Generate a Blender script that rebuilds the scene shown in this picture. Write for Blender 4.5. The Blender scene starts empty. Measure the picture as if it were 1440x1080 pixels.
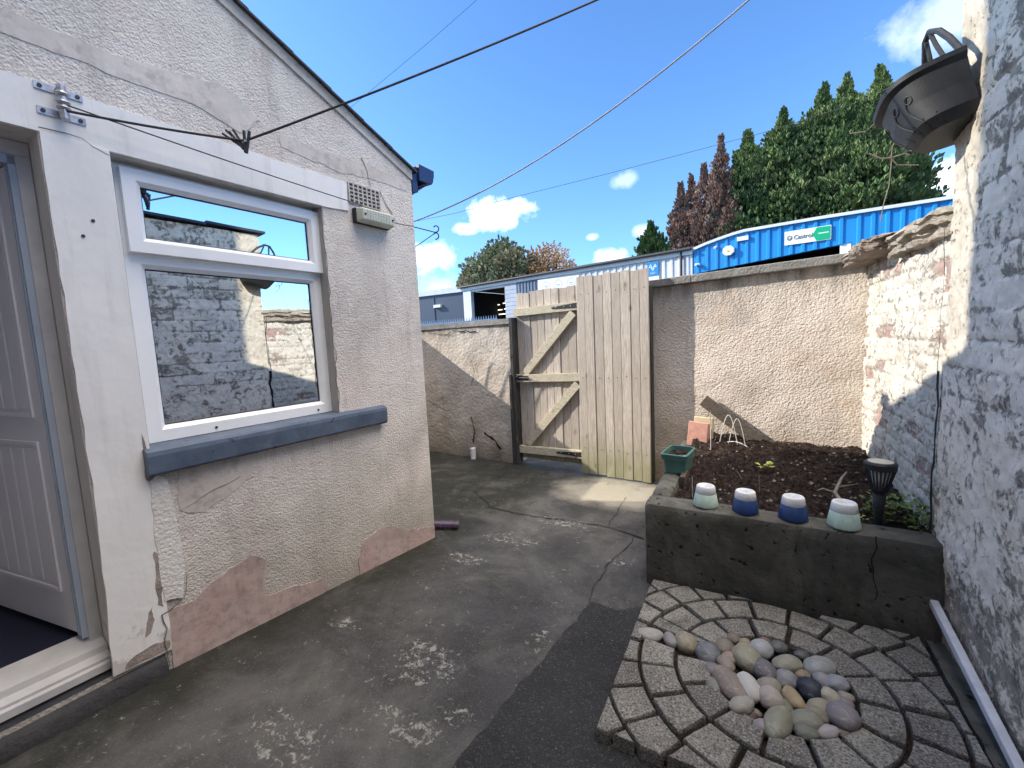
import bpy, math, random
import numpy as np
from mathutils import Vector, Matrix
random.seed(7); RNG = np.random.default_rng(7)
S = bpy.context.scene
COL = S.collection
# ------------------------------------------------------------------ noise
def _h(ix, iy, sd):
    n = (ix.astype(np.int64)*374761393 + iy.astype(np.int64)*668265263 + sd*1442695041) & 0x7fffffff
    n = ((n ^ (n >> 13)) * 1274126177) & 0x7fffffff
    return ((n ^ (n >> 16)) & 0xffff)/65535.
def vn(x, y, sd=0):
    x = np.asarray(x, float); y = np.asarray(y, float)
    ix = np.floor(x); iy = np.floor(y); fx = x-ix; fy = y-iy
    fx = fx*fx*(3-2*fx); fy = fy*fy*(3-2*fy)
    a = _h(ix, iy, sd); b = _h(ix+1, iy, sd); c = _h(ix, iy+1, sd); d = _h(ix+1, iy+1, sd)
    return (a*(1-fx)+b*fx)*(1-fy)+(c*(1-fx)+d*fx)*fy
def fbm(x, y, sd=0, o=4):
    r = 0; a = .5; t = 0
    for i in range(o):
        r = r+a*vn(np.asarray(x)*2**i, np.asarray(y)*2**i, sd+i*17); t += a; a *= .5
    return r/t
def sm(t): t = np.clip(t, 0, 1); return t*t*(3-2*t)
# ------------------------------------------------------------------ frames
class Fr:
    def __init__(s, o, ex, ey): s.o = np.array(o, float); s.ex = np.array(ex, float); s.ey = np.array(ey, float)
    def __call__(s, a, b, z): return tuple(s.o + s.ex*a + s.ey*b + np.array([0, 0, z]))
W = Fr((0, 0, 0), (1, 0, 0), (0, 1, 0))
HX, HY = -2.132, 2.496
th = math.radians(4.85)
HF = Fr((HX, HY, 0), (math.sin(th), math.cos(th), 0), (math.cos(th), -math.sin(th), 0))     # s along wall away from camera, n out of wall
bl = math.hypot(1, .105)
BF = Fr((0, 4.22, 0), (1/bl, -.105/bl, 0), (-.105/bl, -1/bl, 0))
fl = math.hypot(1, .2)
FF = Fr((-1.96, 19.6, 0), (1/fl, -.2/fl, 0), (-.2/fl, -1/fl, 0))
def FS(x): return (x+1.96)*fl
# ------------------------------------------------------------------ mesh builder
class MB:
    def __init__(s): s.v = []; s.f = []; s.m = []; s.attr = None; s.smooth = False
    def face(s, pts, m=0):
        i = len(s.v); s.v += [tuple(p) for p in pts]; s.f.append(tuple(range(i, i+len(pts)))); s.m.append(m)
    def box(s, fr, a0, a1, b0, b1, z0, z1, m=0):
        P = [fr(a, b, z) for z in (z0, z1) for a, b in ((a0, b0), (a1, b0), (a1, b1), (a0, b1))]
        i = len(s.v); s.v += P
        for q in ((3, 2, 1, 0), (4, 5, 6, 7), (0, 1, 5, 4), (1, 2, 6, 5), (2, 3, 7, 6), (3, 0, 4, 7)):
            s.f.append(tuple(i+k for k in q)); s.m.append(m)
    def hexa(s, P, m=0):
        i = len(s.v); s.v += [tuple(p) for p in P]
        for q in ((3, 2, 1, 0), (4, 5, 6, 7), (0, 1, 5, 4), (1, 2, 6, 5), (2, 3, 7, 6), (3, 0, 4, 7)):
            s.f.append(tuple(i+k for k in q)); s.m.append(m)
    def prism(s, A, B, m=0):   # two matching outlines
        n = len(A); i = len(s.v); s.v += [tuple(p) for p in A]+[tuple(p) for p in B]
        s.f.append(tuple(range(i+n-1, i-1, -1))); s.f.append(tuple(range(i+n, i+2*n))); s.m += [m, m]
        for k in range(n):
            s.f.append((i+k, i+(k+1) % n, i+n+(k+1) % n, i+n+k)); s.m.append(m)
    def outline(s, fr, pts, n0, n1, m=0):      # pts in (s,z) of a wall frame, thickness along normal
        s.prism([fr(a, n0, z) for a, z in pts], [fr(a, n1, z) for a, z in pts], m)
    def tube(s, pts, r, seg=8, m=0, cap=True):
        pts = [Vector([float(c) for c in p]) for p in pts]; n = len(pts); rr = [float(q) for q in r] if isinstance(r, (list, tuple)) else [float(r)]*n
        base = len(s.v); up = None
        for k, p in enumerate(pts):
            d = (pts[min(k+1, n-1)]-pts[max(k-1, 0)]).normalized()
            if up is None:
                up = Vector((0, 0, 1)) if abs(d.z) < .9 else Vector((1, 0, 0))
            a = d.cross(up).normalized(); up = a.cross(d).normalized()
            for j in range(seg):
                t = 2*math.pi*j/seg; s.v.append(tuple(p+rr[k]*(math.cos(t)*a+math.sin(t)*up)))
        for k in range(n-1):
            for j in range(seg):
                j2 = (j+1) % seg
                s.f.append((base+k*seg+j, base+k*seg+j2, base+(k+1)*seg+j2, base+(k+1)*seg+j)); s.m.append(m)
        if cap:
            s.f.append(tuple(base+j for j in range(seg))[::-1]); s.f.append(tuple(base+(n-1)*seg+j for j in range(seg))); s.m += [m, m]
    def lathe(s, c, prof, seg=32, m=0):
        base = len(s.v)
        for r, z in prof:
            for j in range(seg):
                t = 2*math.pi*j/seg; s.v.append((c[0]+r*math.cos(t), c[1]+r*math.sin(t), c[2]+z))
        for k in range(len(prof)-1):
            for j in range(seg):
                j2 = (j+1) % seg
                s.f.append((base+k*seg+j, base+k*seg+j2, base+(k+1)*seg+j2, base+(k+1)*seg+j)); s.m.append(m)
        s.f.append(tuple(base+j for j in range(seg))[::-1]); s.m.append(m)
        e = base+(len(prof)-1)*seg
        s.f.append(tuple(e+j for j in range(seg))); s.m.append(m)
    def grid(s, A, m=0, flip=False):            # A[i][j] points
        A = np.asarray(A); ni, nj = A.shape[:2]; base = len(s.v)
        s.v += [tuple(p) for p in A.reshape(-1, 3)]
        for i in range(ni-1):
            for j in range(nj-1):
                q = (base+i*nj+j, base+(i+1)*nj+j, base+(i+1)*nj+j+1, base+i*nj+j+1)
                s.f.append(q[::-1] if flip else q); s.m.append(m)
def build(name, mb, mats, parent=None, smooth=False, bevel=0, recalc=True):
    off = np.array(parent['_o'] if parent is not None and '_o' in parent else (0, 0, 0), float)
    me = bpy.data.meshes.new(name)
    v = (np.array(mb.v, float)-off)
    me.from_pydata(v.tolist(), [], mb.f)
    mats = mats if isinstance(mats, (list, tuple)) else [mats]
    for x in mats: me.materials.append(x)
    if len(mats) > 1: me.polygons.foreach_set('material_index', mb.m)
    if mb.attr is not None:
        at = me.color_attributes.new('mask', 'FLOAT_COLOR', 'POINT')
        at.data.foreach_set('color', np.asarray(mb.attr, np.float32).reshape(-1))
    if recalc:
        import bmesh
        bm = bmesh.new(); bm.from_mesh(me); bmesh.ops.recalc_face_normals(bm, faces=bm.faces); bm.to_mesh(me); bm.free()
    if smooth:
        me.polygons.foreach_set('use_smooth', [True]*len(me.polygons))
    me.update()
    o = bpy.data.objects.new(name, me); COL.objects.link(o)
    if parent is not None:
        o.parent = parent; o['_o'] = [float(x) for x in off]
    if bevel:
        b = o.modifiers.new('bevel', 'BEVEL'); b.width = bevel; b.segments = 2; b.limit_method = 'ANGLE'; b.angle_limit = .6
    return o
def thing(name, label, cat, loc, group=None):
    o = bpy.data.objects.new(name, None); COL.objects.link(o); o.location = loc; o['_o'] = [float(x) for x in loc]
    o.empty_display_size = .1
    tag(o, label, cat, group); return o
def tag(o, label, cat, group=None):
    o['label'] = label; o['category'] = cat
    if group: o['group'] = group
    return o
def centre(o, p):       # move a mesh object's origin to p
    p = Vector(p); o.data.transform(Matrix.Translation(-p)); o.location = p; return o
def solo(name, mb, mats, label, cat, loc, group=None, **k):
    o = build(name, mb, mats, None, **k); centre(o, loc); return tag(o, label, cat, group)
# ------------------------------------------------------------------ materials
class NT:
    def __init__(s, name, coord='Object'):
        s.mat = bpy.data.materials.new(name); s.mat.use_nodes = True; s.t = s.mat.node_tree
        s.t.nodes.clear(); s.out = s.t.nodes.new('ShaderNodeOutputMaterial'); s.b = s.t.nodes.new('ShaderNodeBsdfPrincipled')
        s.t.links.new(s.b.outputs[0], s.out.inputs[0])
        s.co = s.t.nodes.new('ShaderNodeTexCoord').outputs[coord]
    def lk(s, a, inp):
        if isinstance(a, (int, float)): inp.default_value = a
        elif isinstance(a, (tuple, list)): inp.default_value = tuple(a)+((1,) if len(a) == 3 and inp.type == 'RGBA' else ())
        else: s.t.links.new(a, inp)
    def map(s, sc, rot=(0, 0, 0), loc=(0, 0, 0)):
        n = s.t.nodes.new('ShaderNodeMapping'); s.lk(s.co, n.inputs[0]); n.inputs['Scale'].default_value = sc
        n.inputs['Rotation'].default_value = rot; n.inputs['Location'].default_value = loc; return n.outputs[0]
    def noise(s, sc, det=4, ro=.55, dist=0, vec=None, col=False):
        n = s.t.nodes.new('ShaderNodeTexNoise'); s.lk(vec or s.co, n.inputs['Vector']); n.inputs['Scale'].default_value = sc
        n.inputs['Detail'].default_value = det; n.inputs['Roughness'].default_value = ro; n.inputs['Distortion'].default_value = dist
        return n.outputs[1 if col else 0]
    def vor(s, sc, feat='F1', vec=None, out=0, rnd=1):
        n = s.t.nodes.new('ShaderNodeTexVoronoi'); n.feature = feat; s.lk(vec or s.co, n.inputs['Vector']); n.inputs['Scale'].default_value = sc
        n.inputs['Randomness'].default_value = rnd; return n.outputs[out]
    def ramp(s, f, st, interp='LINEAR'):
        n = s.t.nodes.new('ShaderNodeValToRGB'); s.lk(f, n.inputs[0]); cr = n.color_ramp; cr.interpolation = interp
        while len(cr.elements) < len(st): cr.elements.new(.5)
        for e, (p, c) in zip(cr.elements, st):
            e.position = p; e.color = (c, c, c, 1) if isinstance(c, (int, float)) else tuple(c)+(1,)
        return n.outputs[0]
    def mix(s, f, a, b, mode='MIX'):
        n = s.t.nodes.new('ShaderNodeMix'); n.data_type = 'RGBA'; n.blend_type = mode
        s.lk(f, n.inputs[0]); s.lk(a, n.inputs[6]); s.lk(b, n.inputs[7]); return n.outputs[2]
    def math(s, op, a, b=0, c=0, clamp=False):
        n = s.t.nodes.new('ShaderNodeMath'); n.operation = op; n.use_clamp = clamp
        s.lk(a, n.inputs[0]); s.lk(b, n.inputs[1]); s.lk(c, n.inputs[2]); return n.outputs[0]
    def sep(s, v=None):
        n = s.t.nodes.new('ShaderNodeSeparateXYZ'); s.lk(v or s.co, n.inputs[0]); return n.outputs
    def att(s, name='mask'):
        n = s.t.nodes.new('ShaderNodeAttribute'); n.attribute_name = name
        q = s.t.nodes.new('ShaderNodeSeparateColor'); s.lk(n.outputs['Color'], q.inputs[0]); return q.outputs
    def bump(s, h, st=.5, d=.01, nrm=None):
        n = s.t.nodes.new('ShaderNodeBump'); s.lk(h, n.inputs['Height']); n.inputs['Strength'].default_value = st
        n.inputs['Distance'].default_value = d
        if nrm is not None: s.lk(nrm, n.inputs['Normal'])
        return n.outputs[0]
    def fin(s, col, rough=.8, nrm=None, metal=0, spec=.5):
        s.lk(col, s.b.inputs['Base Color']); s.lk(rough, s.b.inputs['Roughness']); s.b.inputs['Metallic'].default_value = metal
        s.b.inputs['Specular IOR Level'].default_value = spec
        if nrm is not None: s.lk(nrm, s.b.inputs['Normal'])
        return s.mat
def simple(name, c, rough=.6, var=.25, sc=12, bump=.15, bd=.003, metal=0, spec=.5, bs=None):
    n = NT(name); f = n.noise(sc, 6, .65)
    d = tuple(x*(1-var) for x in c); l = tuple(min(1, x*(1+var*.6)) for x in c)
    col = n.ramp(f, [(.3, d), (.7, l)])
    return n.fin(col, rough, n.bump(n.noise(bs or sc*8, 3), bump, bd), metal, spec)
def m_roughcast(name, light, mid, dark, grain=70, dep=.012, stain=.6, pink=None, base=None, zdirt=None, top=None):
    n = NT(name)
    f = n.noise(1.6, 7, .62, .6)
    col = n.ramp(f, [(.34, dark), (.48, mid), (.64, light)])
    col = n.mix(n.ramp(n.noise(.9, 6, .7, .3, n.map((1, 1, 1), loc=(1, 5, 8))), [(.5, 0), (.68, .4)]), col, tuple(x*.78 for x in mid))
    if pink: col = n.mix(n.ramp(n.noise(2.3, 5, .6, .4, n.map((1, 1, 1), loc=(4, 7, 2))), [(.52, 0), (.68, .75)]), col, pink)
    st = n.noise(3.5, 6, .7, 0, n.map((3, 3, .35)))
    col = n.mix(n.ramp(st, [(.52, 0), (.75, stain)]), col, tuple(x*.55 for x in dark))
    sp = n.noise(grain*1.4, 3, .7)
    col = n.mix(n.ramp(sp, [(.35, .35), (.5, 0)]), col, tuple(x*.45 for x in dark))
    blot = n.noise(9, 6, .75)
    col = n.mix(n.ramp(blot, [(.60, 0), (.72, .4)]), col, tuple(x*.6 for x in dark))
    if zdirt:
        z = n.sep()[2]
        zz = n.math('ADD', z, n.math('MULTIPLY', n.noise(2.5, 5, .6), -zdirt[1]*1.6))
        m = n.ramp(n.math('DIVIDE', n.math('ADD', zz, zdirt[1]), zdirt[1]*1.2, clamp=True), [(0.0, .85), (.45, .45), (1, 0)])
        col = n.mix(m, col, zdirt[0])
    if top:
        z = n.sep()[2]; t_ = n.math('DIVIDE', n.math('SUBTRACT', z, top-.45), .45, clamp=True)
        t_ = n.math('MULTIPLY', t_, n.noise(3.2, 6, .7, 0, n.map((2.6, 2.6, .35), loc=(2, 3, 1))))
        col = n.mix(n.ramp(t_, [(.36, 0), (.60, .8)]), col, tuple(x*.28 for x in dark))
    v = n.vor(grain, 'SMOOTH_F1'); g = n.noise(grain*.6, 4, .6)
    h = n.math('ADD', n.math('MULTIPLY', v, -.8), g)
    nr = n.bump(h, .75, dep)
    nr = n.bump(n.noise(4, 4), .5, .03, nr)
    return n.fin(col, .93, nr, 0, .25)
M = {}
M['house'] = m_roughcast('house_roughcast', (.77, .71, .65), (.70, .64, .58), (.54, .495, .45), 120, .008, .5, (.66, .56, .51), zdirt=((.23, .21, .165), .70))
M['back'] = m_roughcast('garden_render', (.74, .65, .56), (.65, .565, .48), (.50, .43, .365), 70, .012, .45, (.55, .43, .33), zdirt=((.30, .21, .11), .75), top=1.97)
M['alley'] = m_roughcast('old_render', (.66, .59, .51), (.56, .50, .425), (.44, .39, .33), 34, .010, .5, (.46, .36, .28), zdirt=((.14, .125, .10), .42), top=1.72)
def m_paint(name, c, dirt=(.25, .22, .17), amt=.5, rough=.55, flake=.5, grain=0):
    n = NT(name); col = n.ramp(n.noise(2.2, 5, .6), [(.3, tuple(x*.88 for x in c)), (.7, c)])
    st = n.noise(4, 6, .7, 0, n.map((3.5, 3.5, .3)))
    col = n.mix(n.ramp(st, [(.52, 0), (.78, amt)]), col, dirt)
    z = n.sep()[2]
    low = n.math('MULTIPLY', n.math('SUBTRACT', 1.0, n.math('DIVIDE', z, .9), clamp=True), n.noise(6, 7, .75))
    col = n.mix(n.ramp(low, [(.33, 0), (.37, flake)]), col, (.33, .27, .235))
    h = n.noise(30 if not grain else grain, 4, .6)
    nr = n.bump(h, .25 if not grain else .8, .004 if not grain else .012)
    nr = n.bump(n.noise(5, 3), .35, .015, nr)
    return n.fin(col, rough, nr, 0, .35)
M['white_paint'] = m_paint('white_masonry_paint', (.87, .855, .83), amt=.25)
M['white_rough'] = m_paint('white_painted_roughcast', (.80, .77, .72), grain=70, amt=.25)
M['reveal'] = m_paint('grimy_cream_reveal', (.72, .68, .62), amt=.7, dirt=(.22, .19, .15))
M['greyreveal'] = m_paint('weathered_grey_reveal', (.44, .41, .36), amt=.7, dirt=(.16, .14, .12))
M['pink'] = m_roughcast('pink_mortar_patch', (.53, .42, .385), (.47, .36, .33), (.36, .29, .26), 14, .004, .35, (.45, .31, .28))
M['smooth_repair'] = m_roughcast('smooth_repair', (.68, .62, .57), (.60, .54, .49), (.50, .44, .40), 12, .004, .2)
M['upvc'] = simple('white_upvc', (.88, .88, .88), .3, .05, 4, .02)
M['upvc_dirty'] = simple('old_white_upvc', (.55, .54, .54), .45, .2, 5, .05)
M['gasket'] = simple('black_gasket', (.02, .02, .02), .6)
M['door'] = simple('grey_door_skin', (.74, .73, .76), .42, .06, 3, .03)
M['door_edge'] = simple('slate_door_frame', (.40, .46, .55), .4, .12, 5, .05)
M['dark_in'] = simple('dark_interior', (.03, .03, .035), .95)
M['carpet'] = simple('dark_blue_carpet', (.006, .008, .035), .95, .4, 90, .6, .01)
def m_sill():
    n = NT('chipped_slate_blue_paint'); col = n.ramp(n.noise(7, 5), [(.3, (.065, .09, .135)), (.7, (.11, .145, .20))])
    col = n.mix(n.ramp(n.noise(16, 7, .7), [(.62, 0), (.65, .9)]), col, (.02, .022, .03))
    col = n.mix(n.ramp(n.noise(4, 6, .7, 0, n.map((1, 1, 1), loc=(5, 1, 2))), [(.55, 0), (.7, .5)]), col, (.25, .25, .25))
    return n.fin(col, .5, n.bump(n.noise(30, 5), .4, .006), 0, .4)
M['sill'] = m_sill()
M['navy'] = simple('navy_plastic', (.012, .03, .11), .38, .25, 8, .05)
M['navyw'] = simple('weathered_soffit_boards', (.10, .10, .14), .6, .5, 14, .1)
M['slate'] = simple('roof_slate', (.035, .037, .045), .6, .4, 14, .4)
def m_wood(name, a, b, dark, axis='z', rough=.75, green=0):
    n = NT(name)
    sc = {'z': (14, 14, 1.1), 'x': (1.1, 14, 14)}[axis]
    f = n.noise(2.2, 6, .6, .8, n.map(sc))
    col = n.ramp(f, [(.3, a), (.55, b), (.72, tuple(x*.8 for x in a))])
    gr = n.noise(9, 5, .7, .4, n.map((sc[0]*1.5, sc[1]*1.5, sc[2]*.8)))
    col = n.mix(n.ramp(gr, [(.38, .75), (.54, 0)]), col, dark)
    kn = n.vor(4.2, 'F1', n.map((1.7, 1.7, .8)))
    col = n.mix(n.ramp(kn, [(.05, .85), (.10, .35), (.16, 0)]), col, (.17, .10, .06))
    col = n.mix(n.ramp(n.noise(2.2, 6, .7), [(.5, 0), (.7, .5)]), col, tuple(x*.66 for x in a))
    big = n.att()[0] if green is not None else None
    if big is not None:
        col = n.mix(n.math('MULTIPLY', big, .55), col, tuple(x*.62 for x in a))
        col = n.mix(n.math('MULTIPLY', n.att()[1], .75), col, (.19, .20, .075))
    nr = n.bump(gr, .35, .003)
    return n.fin(col, rough, nr, 0, .3)
M['fence'] = m_wood('weathered_softwood', (.54, .465, .39), (.68, .60, .515), (.27, .23, .195))
M['rail'] = m_wood('pale_treated_rail', (.52, .46, .34), (.60, .55, .42), (.34, .29, .20), 'x', green=None)
M['oldwood'] = m_wood('dark_weathered_timber', (.085, .07, .055), (.13, .105, .085), (.035, .03, .022), 'x', green=None)
M['postwood'] = m_wood('black_weathered_post', (.022, .022, .024), (.075, .072, .068), (.010, .010, .010), 'z', green=None)
M['iron'] = simple('black_iron', (.025, .025, .027), .5, .4, 30, .3)
M['conc_cop'] = m_roughcast('concrete_coping', (.34, .325, .295), (.27, .255, .23), (.19, .18, .165), 60, .008, .5)
def m_bed():
    n = NT('aged_concrete_bed'); f = n.noise(2.4, 8, .68, .5)
    col = n.ramp(f, [(.30, (.045, .045, .04)), (.5, (.11, .105, .09)), (.72, (.21, .195, .17))])
    st = n.noise(4, 6, .7, 0, n.map((2.5, 2.5, .5)))
    col = n.mix(n.ramp(st, [(.48, 0), (.68, .6)]), col, (.05, .055, .035))
    pit = n.noise(22, 3, .5)
    col = n.mix(n.ramp(pit, [(.30, .95), (.36, 0)]), col, (.010, .010, .010))
    h = n.math('ADD', n.noise(40, 5, .6), n.ramp(pit, [(.28, 0), (.38, 1)]))
    nr = n.bump(h, .6, .008); nr = n.bump(n.noise(6, 4), .5, .03, nr)
    return n.fin(col, .9, nr, 0, .3)
M['bed'] = m_bed()
def blob(n, xyz, cx, cy, rx, ry):
    a = n.math('DIVIDE', n.math('SUBTRACT', xyz[0], cx), rx); b = n.math('DIVIDE', n.math('SUBTRACT', xyz[1], cy), ry)
    return n.math('SUBTRACT', 1.0, n.math('SQRT', n.math('ADD', n.math('MULTIPLY', a, a), n.math('MULTIPLY', b, b))), clamp=True)
FLAKES = []
def m_ground():
    n = NT('stained_concrete'); xyz = n.sep()
    f = n.noise(1.1, 8, .66, .7)
    col = n.ramp(f, [(.32, (.018, .018, .0195)), (.5, (.043, .0425, .043)), (.68, (.098, .095, .092))])
    col = n.mix(n.ramp(n.noise(5, 7, .7, .5), [(.5, 0), (.7, .6)]), col, (.018, .018, .017))
    col = n.mix(n.ramp(n.noise(160, 2, .6), [(.3, .5), (.45, 0), (.62, 0), (.75, .35)]), col, (.16, .155, .14))
    g = n.math('MULTIPLY', n.noise(3, 5, .7), blob(n, xyz, -2.6, 3.2, 1.0, 1.2))
    col = n.mix(n.ramp(g, [(.15, 0), (.45, .6)]), col, (.028, .032, .014))
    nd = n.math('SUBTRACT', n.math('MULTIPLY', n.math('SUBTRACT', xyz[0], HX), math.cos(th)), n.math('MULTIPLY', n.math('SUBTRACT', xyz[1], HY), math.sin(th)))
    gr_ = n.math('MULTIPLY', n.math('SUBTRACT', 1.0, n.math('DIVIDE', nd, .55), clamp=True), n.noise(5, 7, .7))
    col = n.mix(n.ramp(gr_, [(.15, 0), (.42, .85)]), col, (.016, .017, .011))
    wp = n.noise(2.2, 8, .75, .4, n.map((1, 1, 1), loc=(3, 9, 0)))
    col = n.mix(n.ramp(wp, [(.50, 0), (.72, .5)]), col, (.15, .145, .13))
    # paler patch of concrete near the gate
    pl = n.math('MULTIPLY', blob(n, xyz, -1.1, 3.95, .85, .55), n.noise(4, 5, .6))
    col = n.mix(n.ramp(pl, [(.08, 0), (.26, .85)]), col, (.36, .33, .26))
    # white paint flakes
    tot = None
    for cx, cy, rx, ry in FL:
        b = n.math('MULTIPLY', blob(n, xyz, cx, cy, rx, ry), 2.5, clamp=True); tot = b if tot is None else n.math('MAXIMUM', tot, b)
    fk = n.noise(30, 9, .78, .6); fk2 = n.math('ADD', n.math('ADD', fk, n.math('MULTIPLY', n.noise(6, 5, .6), .22)), n.math('MULTIPLY', tot, .085))
    col = n.mix(n.ramp(fk2, [(.715, 0), (.775, .7)]), col, (.34, .33, .30))
    # small scattered specks
    sp = n.vor(23, 'F1'); col = n.mix(n.ramp(sp, [(.04, .6), (.09, 0)]), col, n.ramp(n.noise(7, 3), [(.54, (.04, .04, .038)), (.6, (.30, .29, .26))]))
    nr = n.bump(n.noise(120, 4, .6), .5, .003); nr = n.bump(n.noise(9, 6, .6), .5, .02, nr)
    return n.fin(col, n.ramp(n.noise(3, 4), [(.3, .55), (.7, .9)]), nr, 0, .35)
def gp(x, y): return (x, y)
FL = [(-1.33, 1.43, .24, .16), (-1.56, .85, .22, .14), (-1.01, 1.25, .07, .06), (-1.59, 2.70, .30, .10), (-1.32, 3.12, .42, .09), (-1.71, 2.30, .2, .10), (-.91, 1.83, .06, .06), (-1.18, 1.12, .2, .08), (-1.84, 1.41, .10, .06), (-.72, 2.72, .12, .10)]
M['ground'] = m_ground()
def m_asphalt():
    n = NT('old_asphalt'); col = n.ramp(n.noise(2.5, 6, .65), [(.3, (.016, .0165, .019)), (.7, (.036, .036, .038))])
    v = n.vor(170, 'F1', out=0); vc = n.noise(150, 2, .5)
    col = n.mix(n.ramp(vc, [(.55, 0), (.72, .6)]), col, (.13, .13, .13))
    col = n.mix(n.ramp(n.vor(30, 'F1'), [(.05, .9), (.08, 0)]), col, n.ramp(n.noise(9, 2), [(.56, (.05, .05, .05)), (.6, (.5, .5, .47))]))
    return n.fin(col, .85, n.bump(n.math('MULTIPLY', v, -1), .9, .006), 0, .35)
M['asphalt'] = m_asphalt()
def m_paver():
    n = NT('exposed_aggregate_paver')
    ob = n.t.nodes.new('ShaderNodeObjectInfo').outputs['Random']
    col = n.ramp(n.noise(6, 5, .6), [(.3, (.15, .145, .125)), (.7, (.29, .275, .24))])
    col = n.mix(n.ramp(ob, [(0, 0), (.6, .1), (1, .7)]), col, (.10, .085, .085))
    col = n.mix(n.ramp(n.noise(7, 7, .7), [(.52, 0), (.68, .6)]), col, (.045, .045, .035))
    vc = n.noise(130, 2, .6)
    col = n.mix(n.ramp(vc, [(.36, .85), (.47, 0)]), col, (.05, .045, .04))
    col = n.mix(n.ramp(vc, [(.56, 0), (.66, .8)]), col, (.38, .36, .31))
    return n.fin(col, .85, n.bump(vc, .8, .006, n.bump(n.noise(25, 3), .5, .01)), 0, .35)
M['paver'] = m_paver()
def m_pebble():
    n = NT('river_pebble'); 
    a = n.t.nodes.new('ShaderNodeObjectInfo'); c = a.outputs['Color']
    f = n.noise(14, 5, .6)
    col = n.mix(n.ramp(f, [(.35, .35), (.6, 0)]), c, n.mix(1.0, c, (.5, .5, .5), 'MULTIPLY'))
    w = n.noise(5, 3, .5, 2.0, n.map((2, 2, 9)))
    col = n.mix(n.ramp(w, [(.56, 0), (.6, .25), (.64, 0)]), col, (.6, .6, .58))
    col = n.mix(n.ramp(n.noise(220, 2), [(.62, 0), (.72, .4)]), col, (.06, .06, .06))
    return n.fin(col, .55, n.bump(n.noise(60, 4), .15, .003), 0, .4)
M['pebble'] = m_pebble()
def m_soil():
    n = NT('dark_garden_soil'); col = n.ramp(n.noise(25, 7, .75), [(.3, (.012, .008, .0065)), (.55, (.045, .030, .024)), (.75, (.14, .105, .09))])
    col = n.mix(n.ramp(n.noise(80, 3, .7), [(.62, 0), (.7, .5)]), col, (.22, .17, .14))
    return n.fin(col, .95, n.bump(n.noise(60, 6, .75), 1, .02), 0, .2)
M['soil'] = m_soil()
def m_wash(name, near):
    # limewashed brick: mask R = mortar / hollows, G = brick tone or darkened sunlit strip, B = random per brick
    n = NT(name); r, g, b = n.att()[0], n.att()[1], n.att()[2]
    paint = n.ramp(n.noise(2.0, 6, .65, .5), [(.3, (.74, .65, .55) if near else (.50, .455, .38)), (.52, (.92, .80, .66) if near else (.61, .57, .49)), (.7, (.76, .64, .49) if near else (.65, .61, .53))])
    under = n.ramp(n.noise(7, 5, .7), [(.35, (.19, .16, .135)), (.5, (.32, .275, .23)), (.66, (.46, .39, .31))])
    brick = n.ramp(n.noise(18, 4), [(.3, (.32, .21, .18)), (.7, (.48, .35, .31))])
    if near: paint = n.mix(g, paint, n.ramp(n.noise(9, 7, .7), [(.35, (.47, .42, .34)), (.6, (.60, .55, .46))]))  # strip beige set darker where the sun falls, to hold its brightness down
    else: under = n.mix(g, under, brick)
    pe = n.math('ADD', n.math('ADD', n.math('MULTIPLY', n.noise(6.5 if near else 6.0, 9, .74, .8), .5), n.math('MULTIPLY', n.noise(24, 8, .78, .6), .5)), n.math('MULTIPLY', r, .10 if near else .06))
    pe = n.math('ADD', pe, n.math('MULTIPLY', n.math('SUBTRACT', b, .5), .10))
    pk = n.ramp(pe, [(.548 if near else .56, 0), (.562 if near else .578, 1)])
    fl = n.ramp(n.noise(34 if near else 26, 6, .7, 1.0), [(.635 if near else .595, 0), (.66 if near else .63, 1)])
    pk2 = n.math('MAXIMUM', pk, n.math('MULTIPLY', fl, .9))
    col = n.mix(pk2, paint, under)
    ed = n.ramp(pe, [(.505 if near else .53, 0), (.535 if near else .555, .7), (.57, 0)])
    col = n.mix(ed, col, (.44, .39, .30))
    nr = n.bump(n.math('SUBTRACT', n.math('MULTIPLY', n.noise(24, 6, .7), .6), pk2), .8, .007)
    nr = n.bump(n.noise(8, 5), .5, .02, nr)
    return n.fin(col, .85, nr, 0, .3)
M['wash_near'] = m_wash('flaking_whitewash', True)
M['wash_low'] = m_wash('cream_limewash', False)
M['brickred'] = simple('terracotta_brick', (.50, .26, .20), .85, .25, 18, .5, .006)
M['brickyel'] = simple('buff_brick', (.56, .46, .30), .85, .25, 18, .5, .006)
M['stone'] = m_roughcast('layered_sandstone', (.50, .44, .36), (.37, .32, .26), (.20, .175, .15), 40, .012, .7, (.30, .29, .20))
M['stone_dark'] = m_roughcast('dark_flagstone', (.40, .33, .26), (.27, .22, .18), (.15, .13, .11), 26, .012, .6)
M['blackplastic'] = simple('sun_faded_black_plastic', (.022, .023, .026), .55, .55, 9, .15)
M['greenplastic'] = simple('green_planter_plastic', (.075, .19, .16), .45, .2, 7, .08)
M['mint'] = simple('mint_glazed_pot', (.46, .60, .50), .4, .18, 30, .12)
M['navypot'] = simple('navy_glazed_pot', (.015, .045, .16), .35, .2, 20, .1)
M['whitepot'] = simple('white_pot_band', (.82, .81, .79), .45, .08, 10, .1)
M['lampglass'] = simple('pale_lamp_diffuser', (.70, .70, .68), .3, .1, 10, .02)
M['bulkhead'] = simple('yellowed_lamp_plastic', (.56, .56, .46), .4, .2, 10, .05)
M['steel'] = simple('galvanised_steel', (.45, .45, .48), .4, .3, 30, .2, metal=.7)
M['wire'] = simple('dark_line', (.035, .035, .045), .6)
M['cable'] = simple('black_cable', (.03, .03, .035), .6)
M['conduit'] = simple('white_conduit', (.70, .71, .74), .45, .2, 12, .1)
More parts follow.
